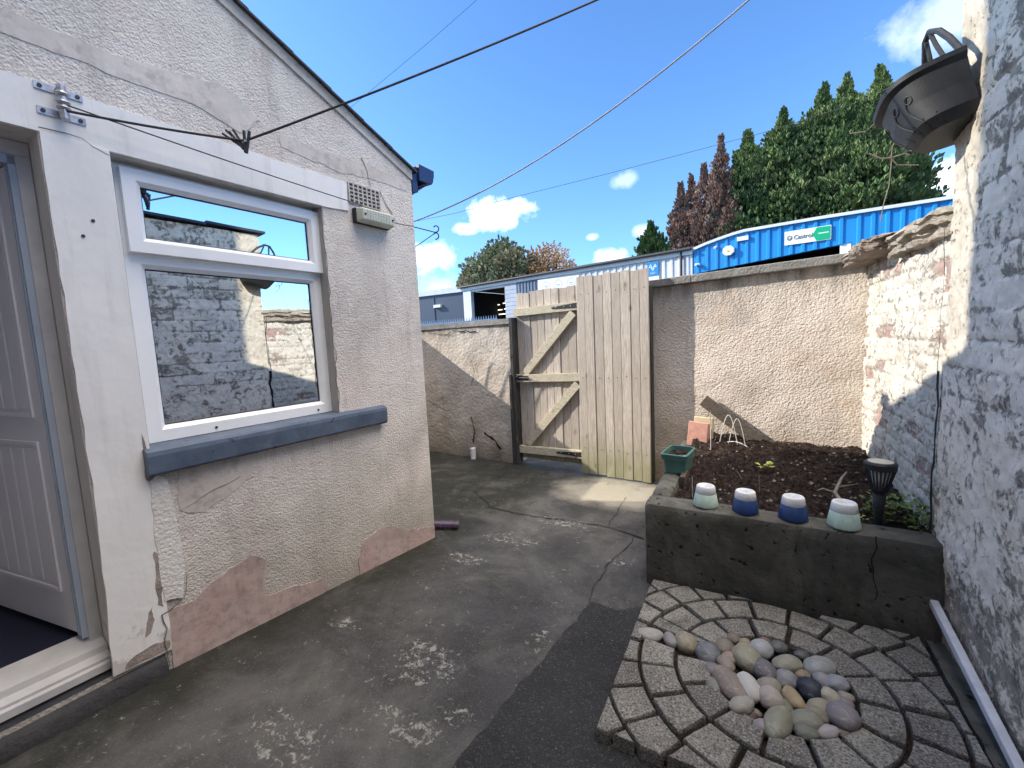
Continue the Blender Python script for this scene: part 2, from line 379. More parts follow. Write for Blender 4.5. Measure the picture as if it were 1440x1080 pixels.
M['brush'] = simple('purple_brush_bristles', (.15, .11, .17), .8, .4, 60, .8, .01)
M['line_white'] = simple('white_plastic_wire', (.72, .70, .66), .5)
M['leaf_weed'] = simple('weed_leaf', (.10, .17, .035), .6, .4, 20)
M['leaf_yel'] = simple('yellow_green_leaf', (.45, .50, .10), .6, .3, 20)
M['twig'] = simple('added_pale_twig', (.30, .25, .20), .8, .4, 30)
M['vent'] = simple('grimy_vent_grille', (.50, .47, .44), .8, .3, 30, .4)
M['ventdark'] = simple('vent_hole', (.12, .105, .10), .9)
M['spike'] = simple('blue_anti_climb_spikes', (.10, .20, .36), .45)
M['cream_solar'] = simple('dusty_solar_cap', (.58, .53, .42), .5, .2, 14)
# far
M['bluecl'] = simple('bright_blue_cladding', (.010, .24, .60), .42, .08, 1, .05)
M['whitecl'] = simple('white_cladding', (.62, .63, .65), .5, .12, .8, .05)
M['greycl'] = simple('dark_grey_cladding', (.055, .075, .12), .5, .1, .5, .05)
M['slatecl'] = simple('slate_grey_cladding', (.12, .16, .23), .5, .2, 1, .05)
M['trim'] = simple('light_trim', (.62, .66, .72), .5, .1, 2, .05)
M['roofdark'] = simple('dark_corrugated_roof', (.035, .032, .038), .6, .3, 2, .2)
M['paintbrick'] = simple('grey_painted_blockwork', (.40, .43, .50), .7, .15, 2, .2)
M['signwhite'] = simple('sign_white', (.80, .80, .80), .4, .03, 2, 0)
M['signgreen'] = simple('sign_green', (.0, .38, .17), .4, .03, 2, 0)
M['signblue'] = simple('sign_blue', (.01, .24, .56), .4, .03, 2, 0)
M['signgrey'] = simple('sign_grey_print', (.35, .38, .42), .5, .05, 2, 0)
M['signdark'] = simple('sign_lettering', (.17, .18, .20), .5, .05, 2, 0)
M['black'] = simple('black_void', (.008, .008, .012), .9)
def m_emit(name, c, s):
    n = NT(name); n.b.inputs['Emission Color'].default_value = tuple(c)+(1,); n.b.inputs['Emission Strength'].default_value = s
    return n.fin(c, .5)
M['tube'] = m_emit('fluorescent_tube', (1, .93, .75), 1.3)
def m_leaf(name, dark, light, third=None):
    n = NT(name); r = n.att()
    col = n.mix(r[0], dark, light)
    if third: col = n.mix(r[1], col, third)
    return n.fin(col, .7, None, 0, .25)
M['leylandii'] = m_leaf('conifer_foliage', (.026, .055, .030), (.21, .29, .10), (.27, .31, .12))
M['deadcon'] = m_leaf('dead_conifer_foliage', (.15, .10, .085), (.40, .24, .17), (.28, .24, .21))
M['pine'] = m_leaf('small_conifer_foliage', (.03, .075, .03), (.14, .20, .06))
M['sycamore'] = m_leaf('grey_green_foliage', (.10, .12, .065), (.33, .36, .22), (.38, .29, .19))
M['autumn'] = m_leaf('autumn_foliage', (.40, .26, .15), (.66, .56, .44), (.72, .38, .08))
M['bark'] = simple('bark', (.09, .07, .055), .9, .4, 3, .5, .02)
def m_glass():
    n = NT('window_glass'); t = n.t
    g = t.nodes.new('ShaderNodeBsdfGlossy'); g.inputs['Roughness'].default_value = 0.0; g.inputs['Color'].default_value = (.98, .99, 1, 1)
    tr = t.nodes.new('ShaderNodeBsdfTransparent'); tr.inputs[0].default_value = (.75, .8, .8, 1)
    mx = t.nodes.new('ShaderNodeMixShader')
    lw = t.nodes.new('ShaderNodeFresnel'); lw.inputs[0].default_value = 1.5
    f = n.math('ADD', lw.outputs[0], .74, clamp=True)
    t.links.new(f, mx.inputs[0]); t.links.new(tr.outputs[0], mx.inputs[1]); t.links.new(g.outputs[0], mx.inputs[2])
    bw = n.bump(n.noise(1.3, 2, .5), .02, .02); t.links.new(bw, g.inputs['Normal'])
    t.links.new(mx.outputs[0], n.out.inputs[0]); return n.mat
M['glass'] = m_glass()
# ------------------------------------------------------------------ camera
f = 600.
down = Vector((280, 5960, 600)).normalized()
yv = Vector((330, -(down.z*f+down.x*330)/down.y, f)).normalized()
zv = -down; xv = yv.cross(zv)
R = Matrix((xv, yv, zv))
cam_d = bpy.data.cameras.new('camera'); cam = bpy.data.objects.new('camera', cam_d); COL.objects.link(cam)
right = R @ Vector((1, 0, 0)); dn = R @ Vector((0, 1, 0)); fw = R @ Vector((0, 0, 1))
mw = Matrix((right, -dn, -fw)).transposed().to_4x4(); mw.translation = (0, 0, 1.5); cam.matrix_world = mw
cam_d.sensor_width = 36; cam_d.lens = 15.0; cam_d.clip_start = .05; cam_d.clip_end = 2000
S.camera = cam
C = np.array([0, 0, 1.5])
def pray(u, v): return np.array(R @ Vector((u-720, v-540, f)).normalized())
# ------------------------------------------------------------------ GROUND
def gz(x, y):
    x = np.asarray(x, float); y = np.asarray(y, float)
    dx = x-HX; dy = y-HY
    s = dx*math.sin(th)+dy*math.cos(th); n_ = dx*math.cos(th)-dy*math.sin(th)
    return .055*np.clip(-s, 0, 1.9)*sm(1-np.clip(n_, -.3, 1.2)/1.2)*(np.abs(n_) < 1.3)
def struct(o, name=None): o['kind'] = 'structure'; return o
def lines(*segs):
    out = []
    for a, b, n in segs: out += list(np.linspace(a, b, n, endpoint=False))
    out.append(segs[-1][1]); return np.array(out)
xs = lines((-400, -60, 4), (-60, -5, 8), (-5, 1.2, 125), (1.2, 60, 8), (60, 400, 4)); ys = lines((-400, -60, 4), (-60, -1, 8), (-1, 5, 120), (5, 60, 8), (60, 400, 4))
X, Y = np.meshgrid(xs, ys, indexing='ij')
Zg = gz(X, Y) + (.006*(fbm(X*1.3, Y*1.3, 3)-.5))*((X > -5) & (X < 1.2) & (Y > -1) & (Y < 5))
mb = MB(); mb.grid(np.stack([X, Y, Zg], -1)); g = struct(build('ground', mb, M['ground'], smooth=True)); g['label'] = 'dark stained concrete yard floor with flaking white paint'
# asphalt
def ragged(pts, step=.03, amp=.012, sd=1, closed=True):
    out = []; n = len(pts)
    for i in range(n if closed else n-1):
        a = np.array(pts[i], float); b = np.array(pts[(i+1) % n], float); L = np.linalg.norm(b-a); k = max(1, int(L/step)); d = (b-a)/max(L, 1e-6); nn = np.array([-d[1], d[0]])
        for j in range(k):
            t = j/k; p = a+(b-a)*t; q = p*14
            o = (float(fbm(q[0]+sd, q[1]-sd, sd))-.5)*2*amp*(1 if 0 < j else .4)
            out.append(tuple(p+nn*o))
    if not closed: out.append(tuple(pts[-1]))
    return out
AP = ragged([(-.768, 2.187), (-.905, 1.085), (-1.0, .1), (-1.15, -1.0), (.79, -1.0), (.79, 2.49), (-.45, 2.49), (-.43, 2.33), (-.6, 2.17)], amp=.02)
mb = MB(); mb.prism([(x, y, .0) for x, y in AP], [(x, y, .010) for x, y in AP]); struct(build('path', mb, M['asphalt']))
# cracks, as ribbons of dark in the ground
def crack(pts, w, sd):
    q = []
    for i in range(len(pts)-1):
        a = np.array(pts[i]); b = np.array(pts[i+1]); L = np.linalg.norm(b-a); k = max(2, int(L/.035))
        for j in range(k): q.append(a+(b-a)*j/k)
    q.append(np.array(pts[-1])); q = np.array(q, float)
    q += (np.stack([fbm(q[:, 0]*18, q[:, 1]*18, sd), fbm(q[:, 0]*18, q[:, 1]*18, sd+5)], -1)-.5)*.05
    d = np.gradient(q, axis=0); d /= np.linalg.norm(d, axis=1)[:, None]+1e-9; nn = np.stack([-d[:, 1], d[:, 0]], -1)
    ww = w*(.35+1.2*vn(np.arange(len(q))*.6, 0*q[:, 0], sd))
    A = q+nn*ww[:, None]/2; B = q-nn*ww[:, None]/2
    zA = gz(A[:, 0], A[:, 1])+.0062; zB = gz(B[:, 0], B[:, 1])+.0062
    return np.stack([np.column_stack([A, zA]), np.column_stack([B, zB])], 0)
def gr(u, v, z=0):
    d = pray(u, v); p = C+d*((z-1.5)/d[2]); return (p[0], p[1])
mb = MB()
CR = [([gr(610, 690), gr(635, 686), gr(668, 692), gr(690, 714), gr(740, 725), gr(800, 733), gr(858, 742), gr(905, 758)], .010), ([gr(668, 692), gr(690, 676), gr(718, 663)], .007),
      ([gr(855, 742), gr(880, 700)], .005), ([gr(905, 740), gr(880, 770), gr(850, 800)], .004), ([gr(830, 850), gr(838, 822), gr(860, 790)], .005), ([gr(640, 724), gr(668, 694)], .005)]
for i, (p, w) in enumerate(CR): mb.grid(crack(p, w, i+3))
struct(build('ground_cracks', mb, M['black']))
# ------------------------------------------------------------------ RIGHT-HAND WALLS
def relief_wall(mb, ylines, zb, topf, disp, xf, thick, dz=.012):
    """wall facing -x; xf(y) gives the face x; disp -> (d, maskRGB)"""
    nz = int((max(topf(ylines))-zb)/dz)+1
    t = np.linspace(0, 1, nz); Yg, T = np.meshgrid(ylines, t, indexing='ij')
    Zt = zb+T*(topf(Yg)-zb)
    d, msk = disp(Yg, Zt)
    Xg = xf(Yg)-d
    base = len(mb.v); A = np.stack([Xg, Yg, Zt], -1); mb.grid(A)
    att = list(np.concatenate([msk, np.ones(msk.shape[:2]+(1,))], -1).reshape(-1, 4))
    # back, sides and top
    Bk = A.copy(); Bk[..., 0] = xf(Yg)+thick
    for P, fl_ in (((np.stack([A[:, -1], Bk[:, -1]], 1)), 0), (np.stack([A[0], Bk[0]], 0), 0), (np.stack([A[-1], Bk[-1]], 0), 0), (np.stack([Bk[:, 0], Bk[:, -1]], 1), 0)):
        mb.grid(P); k = P.shape[0]*P.shape[1]; att += [np.array([.6, .2, .5, 1])]*k
    mb.attr = np.array(att)
def bricks(Y, Z, bw, bh, mort, sd):
    row = np.floor(Z/bh); off = (row % 2)*.5+.13*_h(row, row*0, sd)
    u = Y/bw+off; colm = np.floor(u); fx = u-colm; fz = Z/bh-row
    dx = np.minimum(fx, 1-fx)*bw; dz = np.minimum(fz, 1-fz)*bh; e = np.minimum(dx, dz)
    e = e+(fbm(Y*22, Z*22, sd+9)-.5)*.012
    return np.clip(e/mort, 0, 1), _h(colm, row, sd+4)
def disp_tall(Y, Z):
    e, rnd = bricks(Y, Z, .30, .118, .012, 5)
    fade = sm((Z-.95)/.5)*.85+.15; fade = fade*(.35+.65*sm((fbm(Y*3, Z*3, 91)-.38)/.2)); e = 1-(1-e)*fade; rnd = .5+(rnd-.5)*fade
    smooth = sm((Y-2.38)/.12)*sm((Z-1.15)/.3)          # rendered corner strip; also masks the paint darkened against the sun
    n1 = fbm(Y*7, Z*7, 21)-.5; n2 = fbm(Y*40, Z*40, 33, 3)-.5
    d = (sm(e)*.009+(rnd-.5)*.006)*(1-smooth)+n1*.022+n2*.012
    lo = sm((.55-Z)/.3); d -= lo*.01*fbm(Y*10, Z*10, 77)
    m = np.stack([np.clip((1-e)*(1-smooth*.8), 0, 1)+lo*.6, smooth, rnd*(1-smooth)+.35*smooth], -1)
    return d, m
def disp_low(Y, Z):
    e, rnd = bricks(Y, Z, .225, .078, .012, 15)
    n1 = fbm(Y*5, Z*5, 41)-.5; n2 = fbm(Y*36, Z*36, 53, 3)-.5
    up = sm((Z-1.55)/.35)
    d = (sm(e)*.008+(rnd-.5)*.010)+n1*.035+n2*.018
    d = np.where((rnd > .93), d-.018, d)
    m = np.stack([(1-e)*.9+up*.35+(rnd > .93)*.9, (rnd > .86)*1., rnd*.8+up*.2], -1)
    return d, m
yl = lines((-3, .6, 12), (.6, 1.5, 45), (1.5, 2.68, 110))
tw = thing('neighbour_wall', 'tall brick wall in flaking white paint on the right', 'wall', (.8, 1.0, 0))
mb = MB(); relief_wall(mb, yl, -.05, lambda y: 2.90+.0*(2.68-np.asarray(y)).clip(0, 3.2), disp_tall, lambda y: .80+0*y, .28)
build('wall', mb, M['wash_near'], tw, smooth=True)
mb = MB()
for k in range(9):
    y0 = 2.74-k*.60; z0 = 2.915
    mb.hexa([(.74, y0-.595, z0+.018), (1.15, y0-.595, z0+.018), (1.15, y0, z0), (.74, y0, z0), (.74, y0-.595, z0+.045), (1.15, y0-.595, z0+.045), (1.15, y0, z0+.024), (.74, y0, z0+.024)])
build('verge_slates', mb, M['slate'], tw)
lw = thing('boundary_wall', 'lower crumbling limewashed brick wall between raised bed and tall wall', 'wall', (.82, 3.4, 0))
yl2 = lines((2.695, 4.7, 170))
mb = MB(); relief_wall(mb, yl2, -.05, lambda y: 1.89+.045*sm((np.asarray(y)-3.3)/.3)+.05*fbm(np.asarray(y)*4, np.asarray(y)*0+3, 8)+.0*np.asarray(y), disp_low, lambda y: .825+0*y, .30)
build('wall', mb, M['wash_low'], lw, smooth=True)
# the open joint between the two walls
def jag(y0, z0, y1, z1, w0, w1, n, sd, x):
    L = []; Rr = []
    for i in range(n+1):
        t = i/n; z = z0+(z1-z0)*t; y = y0+(y1-y0)*t+(float(fbm(z*9, sd*3.1, sd))-.5)*.07; w = (w0+(w1-w0)*t)*(.6+.9*float(vn(z*12, sd, sd+2)))
        L.append((x, y-w/2, z)); Rr.append((x, y+w/2, z))
    return np.array([L, Rr])
mb = MB(); mb.grid(jag(2.685, .40, 2.68, 1.27, .030, .022, 50, 3, .783)); mb.grid(jag(2.68, 1.27, 2.69, 1.92, .007, .006, 40, 4, .783))
build('open_joint', mb, M['black'], tw)
# plinth strip at wall foot
mb = MB(); pr = ragged([(.735, 2.49), (.715, 1.6), (.70, .4), (.82, .4), (.82, 2.49)], amp=.012, sd=6)
mb.prism([(x, y, 0) for x, y in pr], [(x, y, .045) for x, y in pr]); build('plinth', mb, M['bed'], tw)
# conduit
mb = MB()
mb.hexa([(.745, 1.30, -.02), (.775, 1.30, -.02), (.775, 2.60, .215), (.745, 2.60, .215), (.745, 1.30, .015), (.775, 1.30, .015), (.775, 2.60, .25), (.745, 2.60, .25)])
cd = thing('cable_conduit', 'white conduit running down along the foot of the tall wall', 'conduit', (.76, 2.6, .2))
build('channel', mb, M['conduit'], cd, bevel=.004)
mb = MB(); mb.tube([(.765, 2.58, .24), (.77, 2.62, .29), (.775, 2.63, .36), (.79, 2.64, .42)], .006); build('cable', mb, M['conduit'], cd)
# rough coping stones
def rock(c, size, rot, sd, mat, label, tilt=(0, 0), layers=5, name='coping_stone', group=None, skew=0):
    n = 30; mb = MB(); L, Wd, H = size
    V = []; idx = {}
    import bmesh
    bm = bmesh.new(); bmesh.ops.create_cube(bm, size=1); bmesh.ops.subdivide_edges(bm, edges=bm.edges[:], cuts=34, use_grid_fill=True)
    P = np.array([v.co[:] for v in bm.verts])
    r = np.maximum(np.abs(P).max(1), 1e-6); u = P/np.linalg.norm(P, axis=1)[:, None]*.72; P2 = P*.72+u*.28*1.1
    a, b, z = P2[:, 0], P2[:, 1], P2[:, 2]
    lay = np.floor((z+.5+.05*fbm(a*4, b*4, sd))*layers)
    off = (_h(lay, lay*0+2, sd)-.5)*.20+(fbm(a*7+lay*7, b*7, sd+3)-.5)*.30
    ed = (fbm(a*3+z*2, b*3-z, sd+6)-.5)*.25
    k = 1+off+ed
    a2 = a*k*L; b2 = b*k*Wd; z2 = z*H*(1+.25*(fbm(a*3, b*3, sd+1)-.5))+(fbm(a*7, b*7, sd+8)-.5)*H*.35
    Q = np.stack([a2, b2, z2], -1)
    for v, q in zip(bm.verts, Q): v.co = q
    me = bpy.data.meshes.new(name); bm.to_mesh(me); bm.free(); me.materials.append(mat)
    o = bpy.data.objects.new(name, me); COL.objects.link(o); o.location = c; o.rotation_euler = (tilt[0], tilt[1], rot)
    return tag(o, label, 'stone', group)
rock((.955, 3.08, 1.965), (.34, .78, .14), .05, 11, M['stone'], 'thick layered sandstone lump on the low wall beside the tall wall', (.02, 0), 7)
rock((.86, 3.86, 2.005), (.40, .66, .09), -.06, 12, M['stone_dark'], 'thin dark flagstone overhanging the corner of the back wall', (-.03, -.05), 4)
rock((1.02, 3.45, 2.02), (.24, .36, .07), .3, 13, M['stone'], 'small pale flat stone lying between the two coping stones', (.05, 0), 4)
# ------------------------------------------------------------------ BACK WALL
bw = thing('garden_wall', 'sunlit cream rendered back wall with concrete coping behind the raised bed', 'wall', BF(0, -.17, 0))
def plain_wall(mb, fr, s0, s1, z0, ztop, nf, thick, step=.04, amp=.02, sd=4):
    sl = np.linspace(s0, s1, int((s1-s0)/step)+2); nz = int((2)/step)+2; t = np.linspace(0, 1, nz); A = np.zeros((len(sl), nz, 3)); B = A.copy()
    for i, s in enumerate(sl):
        zt = ztop(s) if callable(ztop) else ztop
        for j, q in enumerate(t):
            z = z0+(zt-z0)*q; d = (float(fbm(s*2.2, z*2.2, sd))-.5)*amp*2+(float(fbm(s*9, z*9, sd+2, 2))-.5)*amp*.5
            A[i, j] = fr(s, nf+d, z); B[i, j] = fr(s, nf-thick, z)
    mb.grid(A); mb.grid(B); mb.grid(np.stack([A[:, -1], B[:, -1]], 0)); mb.grid(np.stack([A[0], B[0]], 0)); mb.grid(np.stack([A[-1], B[-1]], 0))
mb = MB(); plain_wall(mb, BF, -.86, .83, -.05, lambda s: 1.955+.035*(s+.8)/1.5, -.17, .20, sd=9, amp=.012)
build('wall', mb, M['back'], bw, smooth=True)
for i, (a, b) in enumerate(((-.90, -.475), (-.468, .80))):
    mb = MB(); za = 1.96+.03*(a+.8)/1.5; zb_ = 1.96+.03*(b+.8)/1.5; n0, n1 = -.40, -.10
    mb.hexa([BF(a, n1, za), BF(b, n1, zb_), BF(b, n0, zb_), BF(a, n0, za), BF(a, n1+.005, za+.07), BF(b, n1+.005, zb_+.07), BF(b, n0, zb_+.075), BF(a, n0, za+.075)])
    build('coping', mb, M['conc_cop'], bw, bevel=.006)
# left alley wall
aw = thing('yard_wall', 'grey rendered wall left of the gate, half in diagonal shadow', 'wall', BF(-3.4, 0, 0))
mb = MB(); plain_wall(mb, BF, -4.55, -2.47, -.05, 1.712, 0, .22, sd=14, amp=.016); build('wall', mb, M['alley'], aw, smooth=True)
mb = MB(); top = ragged([(-4.55, .0), (-2.47, .0)], .05, .006, 3, False)
A = np.array([[BF(s, .022+y, 1.706) for s, y in top], [BF(s, .022+y, 1.768) for s, y in top], [BF(s, -.24, 1.775) for s, y in top], [BF(s, -.24, 1.70) for s, y in top]])
mb.grid(A); mb.grid(np.stack([A[:, 0], A[::1, 0]*0+A[:, 0].mean(0)], 0)); mb.grid(np.stack([A[:, -1], A[:, -1]*0+A[:, -1].mean(0)], 0))
build('coping', mb, M['conc_cop'], aw)
sp = MB(); sp.box(BF, -4.5, -2.75, -.13, -.10, 1.776, 1.79)
for k in range(44):
    s = -4.48+k*.04; sp.prism([BF(s-.006, -.12, 1.79), BF(s+.006, -.12, 1.79), BF(s+.006, -.108, 1.79), BF(s-.006, -.108, 1.79)], [BF(s-.001, -.115, 1.835), BF(s+.001, -.115, 1.835), BF(s+.001, -.113, 1.835), BF(s-.001, -.113, 1.835)])
solo('spike_strip', sp, M['spike'], 'blue anti-climb spike strip along the coping left of the gate', 'spike strip', BF(-3.6, -.12, 1.776))
# cracks on that wall
mb = MB()
def wallcrack(par, fr, pts, w, n, sd, mat='black'):
    mb = MB()
    L = []; Q = []
    for i in range(len(pts)-1):
        a = np.array(pts[i]); b = np.array(pts[i+1]); k = max(2, int(np.linalg.norm(b-a)/.03))
        for j in range(k+1 if i == len(pts)-2 else k): Q.append(a+(b-a)*j/k)
    Q = np.array(Q, float); Q += (np.stack([fbm(Q[:, 0]*20, Q[:, 1]*20, sd), fbm(Q[:, 0]*20, Q[:, 1]*20, sd+4)], -1)-.5)*.04
    d = np.gradient(Q, axis=0); d /= np.linalg.norm(d, axis=1)[:, None]+1e-9; nn = np.stack([-d[:, 1], d[:, 0]], -1); ww = w*(.3+1.2*vn(np.arange(len(Q))*.7, 0*Q[:, 0], sd))
    A = Q+nn*ww[:, None]/2; B = Q-nn*ww[:, None]/2
    mb.grid(np.array([[fr(a, n, z) for a, z in A], [fr(a, n, z) for a, z in B]])); build('crack', mb, M[mat], par)
wallcrack(aw, BF, [(-3.85, 1.66), (-3.5, 1.62), (-3.4, 1.66), (-3.0, 1.64)], .012, .016, 3)
wallcrack(aw, BF, [(-3.1, 1.3), (-3.05, 1.1), (-3.12, .95)], .006, .016, 4)
wallcrack(aw, BF, [(-4.1, .75), (-3.8, .68), (-3.6, .6), (-3.5, .62)], .006, .016, 6)
wallcrack(aw, BF, [(-3.15, .55), (-3.1, .35), (-3.14, .2)], .022, .016, 8)
wallcrack(aw, BF, [(-2.95, .35), (-2.8, .28), (-2.7, .16)], .03, .016, 9)
# low pipe end at the wall foot
mb = MB(); c0 = BF(-3.12, .05, 0); mb.tube([c0, (c0[0], c0[1], .14)], .035, 14); solo('drain_stub', mb, M['conduit'], 'short white drain pipe stub at foot of the grey wall', 'pipe', c0)
oh = thing('occluder', 'unseen added flat-roofed outhouse behind the rear extension', 'occluder', (HX-1.6, HY-1, 0))  # unseen low block added; its edge shades the ground but spares the soil
mb = MB(); mb.box(HF, -3.0, 0, -2.0, -1.27, -.05, 2.05); build('wall', mb, M['alley'], oh)
mb = MB(); mb.box(HF, -3.05, .02, -2.03, -1.26, 2.05, 2.10); build('roof', mb, M['slate'], oh)
# side wall that throws the diagonal shade
sw = MB(); sw.box(W, -4.52, -4.30, 1.4, 4.62, -.05, 1.80); solo('side_wall', sw, M['alley'], 'rendered side wall hidden behind the rear extension', 'wall', (-4.4, 3.6, 0))
# unseen added bramble that throws curved shadows
mb = MB()
for k, (y0, zt, r_) in enumerate(((3.9, 2.15, .5), (3.8, 2.05, .42), (4.0, 2.0, .3))):
    P = [(-4.38+r_*t*1.7, y0+.1*t, 1.8+(zt-1.8)*math.sin(t*2.4)) for t in np.linspace(0, 1, 12)]
    mb.tube(P, [.012-.008*t for t in np.linspace(0, 1, 12)], 6)
solo('shadow_caster', mb, M['twig'], 'unseen added bramble stems over the hidden side wall', 'plant', (-4.38, 3.9, 1.8))
# ------------------------------------------------------------------ GATE AND FENCE PANEL
def boards(mb, fr, a0, a1, zb, zt, n, widths, thick=.018, sd=1, green=.35, gap=.004, zj=.012):
    rr = random.Random(sd); s = a0; att = []
    k = 0
    while s < a1-.01:
        w = min(widths*(.93+.14*rr.random()), a1-s); z1 = (zt(s+w/2) if callable(zt) else zt)+rr.uniform(-zj, zj); z0 = zb+rr.uniform(0, .012); dn_ = rr.uniform(0, .006); sh = rr.random()
        lap = .005 if k % 2 else 0
        e0, e1 = s+gap/2, s+w-gap/2; nb, nf = n-thick, n+dn_+lap
        nz = 16; zl = np.linspace(z0, z1, nz); ring = [(e0, nb), (e0, nf-.004), (e0+.004, nf), (e1-.004, nf), (e1, nf-.004), (e1, nb)]
        base = len(mb.v)
        for z in zl:
            for a, b in ring: mb.v.append(fr(a, b, z)); att.append((sh, max(0, min(1, (zb+green-z)/green*(.6+.8*rr.random()))), 0, 1))
        m_ = len(ring)
        for i in range(nz-1):
            for j in range(m_): mb.f.append((base+i*m_+j, base+i*m_+(j+1) % m_, base+(i+1)*m_+(j+1) % m_, base+(i+1)*m_+j)); mb.m.append(0)
        mb.f.append(tuple(base+j for j in range(m_))); mb.f.append(tuple(base+(nz-1)*m_+j for j in range(m_))); mb.m += [0, 0]
        s += w; k += 1
    mb.attr = np.array(att)
fp = thing('fence_panel', 'fixed panel of tall vertical boards right of the gate', 'fence', BF(-1.2, 0, 0))
mb = MB(); boards(mb, BF, -1.60, -.835, .012, 2.14, 0, .098, sd=3, green=.5); build('boards', mb, M['fence'], fp)
mb = MB(); mb.box(BF, -.895, -.825, -.10, -.022, 0, 1.97); build('post', mb, M['postwood'], fp)
mb = MB(); mb.box(BF, -1.56, -.9, -.075, -.022, 1.78, 1.87); build('rail', mb, M['rail'], fp); mb = MB(); mb.box(BF, -1.56, -.9, -.075, -.022, .2, .29); build('rail', mb, M['rail'], fp)
mb = MB()
for zz in (1.96, 1.08, .30):
    for k in range(8):
        s = -1.55+k*.096; mb.lathe((0, 0, 0), [(0, 0)], 3) if 0 else None
        for q in (0,):
            p = BF(s, .0075, zz+random.uniform(-.01, .01)); e = BF(s, .0125, 0)
            mb = MB(); mb.tube([p, (e[0], e[1], p[2])], .0045, 6); build('nail_head', mb, M['iron'], fp)
gt = thing('garden_gate', 'ledged and braced wooden gate of vertical boards, inner side showing', 'gate', BF(-2.0, -.06, 0))
mb = MB(); boards(mb, BF, -2.425, -1.575, .075, lambda s: 2.045+.03*(s+2.42)/.85, -.075, .098, sd=8, green=.25); build('boards', mb, M['fence'], gt)
def rail(z0, z1, s0=-2.44, s1=-1.585, dz=0, h=.09):
    mb = MB(); n0, n1 = -.067, -.018
    mb.hexa([BF(s0, n1, z0), BF(s1, n1, z1), BF(s1, n0, z1), BF(s0, n0, z0), BF(s0, n1, z0+h), BF(s1, n1, z1+h), BF(s1, n0, z1+h), BF(s0, n0, z0+h)])
    return build('rail', mb, M['rail'], gt, bevel=.003)
rail(1.785, 1.80); rail(1.005, 1.03); rail(.14, .165, s1=-1.53)
def brace(a, b, w=.088):
    a = np.array(a, float); b = np.array(b, float); d = (b-a)/np.linalg.norm(b-a); q = np.array([-d[1], d[0]])*w/2; n0, n1 = -.067, -.022; mb = MB()
    P = [a-q, b-q, b+q, a+q]; mb.outline(BF, [tuple(p) for p in P], n0, n1); build('brace', mb, M['rail'], gt, bevel=.003)
brace((-2.32, 1.105), (-1.66, 1.775)); brace((-2.32, .26), (-1.63, 1.00))
for z0 in (1.845, .205):
    mb = MB(); mb.outline(BF, [(-1.545, z0-.028), (-1.545, z0+.035), (-1.62, z0+.032), (-1.90, z0+.008), (-1.93, z0+.0), (-1.90, z0-.014), (-1.62, z0-.022)], -.0175, -.0135)
    mb.tube([BF(-1.56, -.012, z0-.04), BF(-1.56, -.012, z0+.045)], .008, 8)
    hg = build('hinge', mb, M['iron'], gt)
    mb = MB()
    for s in (-1.6, -1.68, -1.76, -1.86):
        mb = MB(); mb.tube([BF(s, -.0135, z0+.004), BF(s, -.009, z0+.004)], .007, 8); build('bolt_head', mb, M['steel'], hg)
mb = MB(); mb.box(BF, -2.42, -2.27, -.0175, -.013, 1.03, 1.085); mb.tube([BF(-2.47, -.004, 1.06), BF(-2.25, -.004, 1.06)], .009, 8); mb.tube([BF(-2.3, -.004, 1.06), BF(-2.3, .03, 1.045)], .007, 8); build('bolt', mb, M['iron'], gt)
mb = MB(); mb.box(BF, -2.478, -2.432, -.09, .03, -.02, 1.775); mb.box(BF, -2.50, -2.47, -.02, .045, -.01, 1.10); solo('gate_post', mb, M['postwood'], 'blackened weathered timber gate post against the grey wall', 'post', BF(-2.47, 0, 0), bevel=.004)
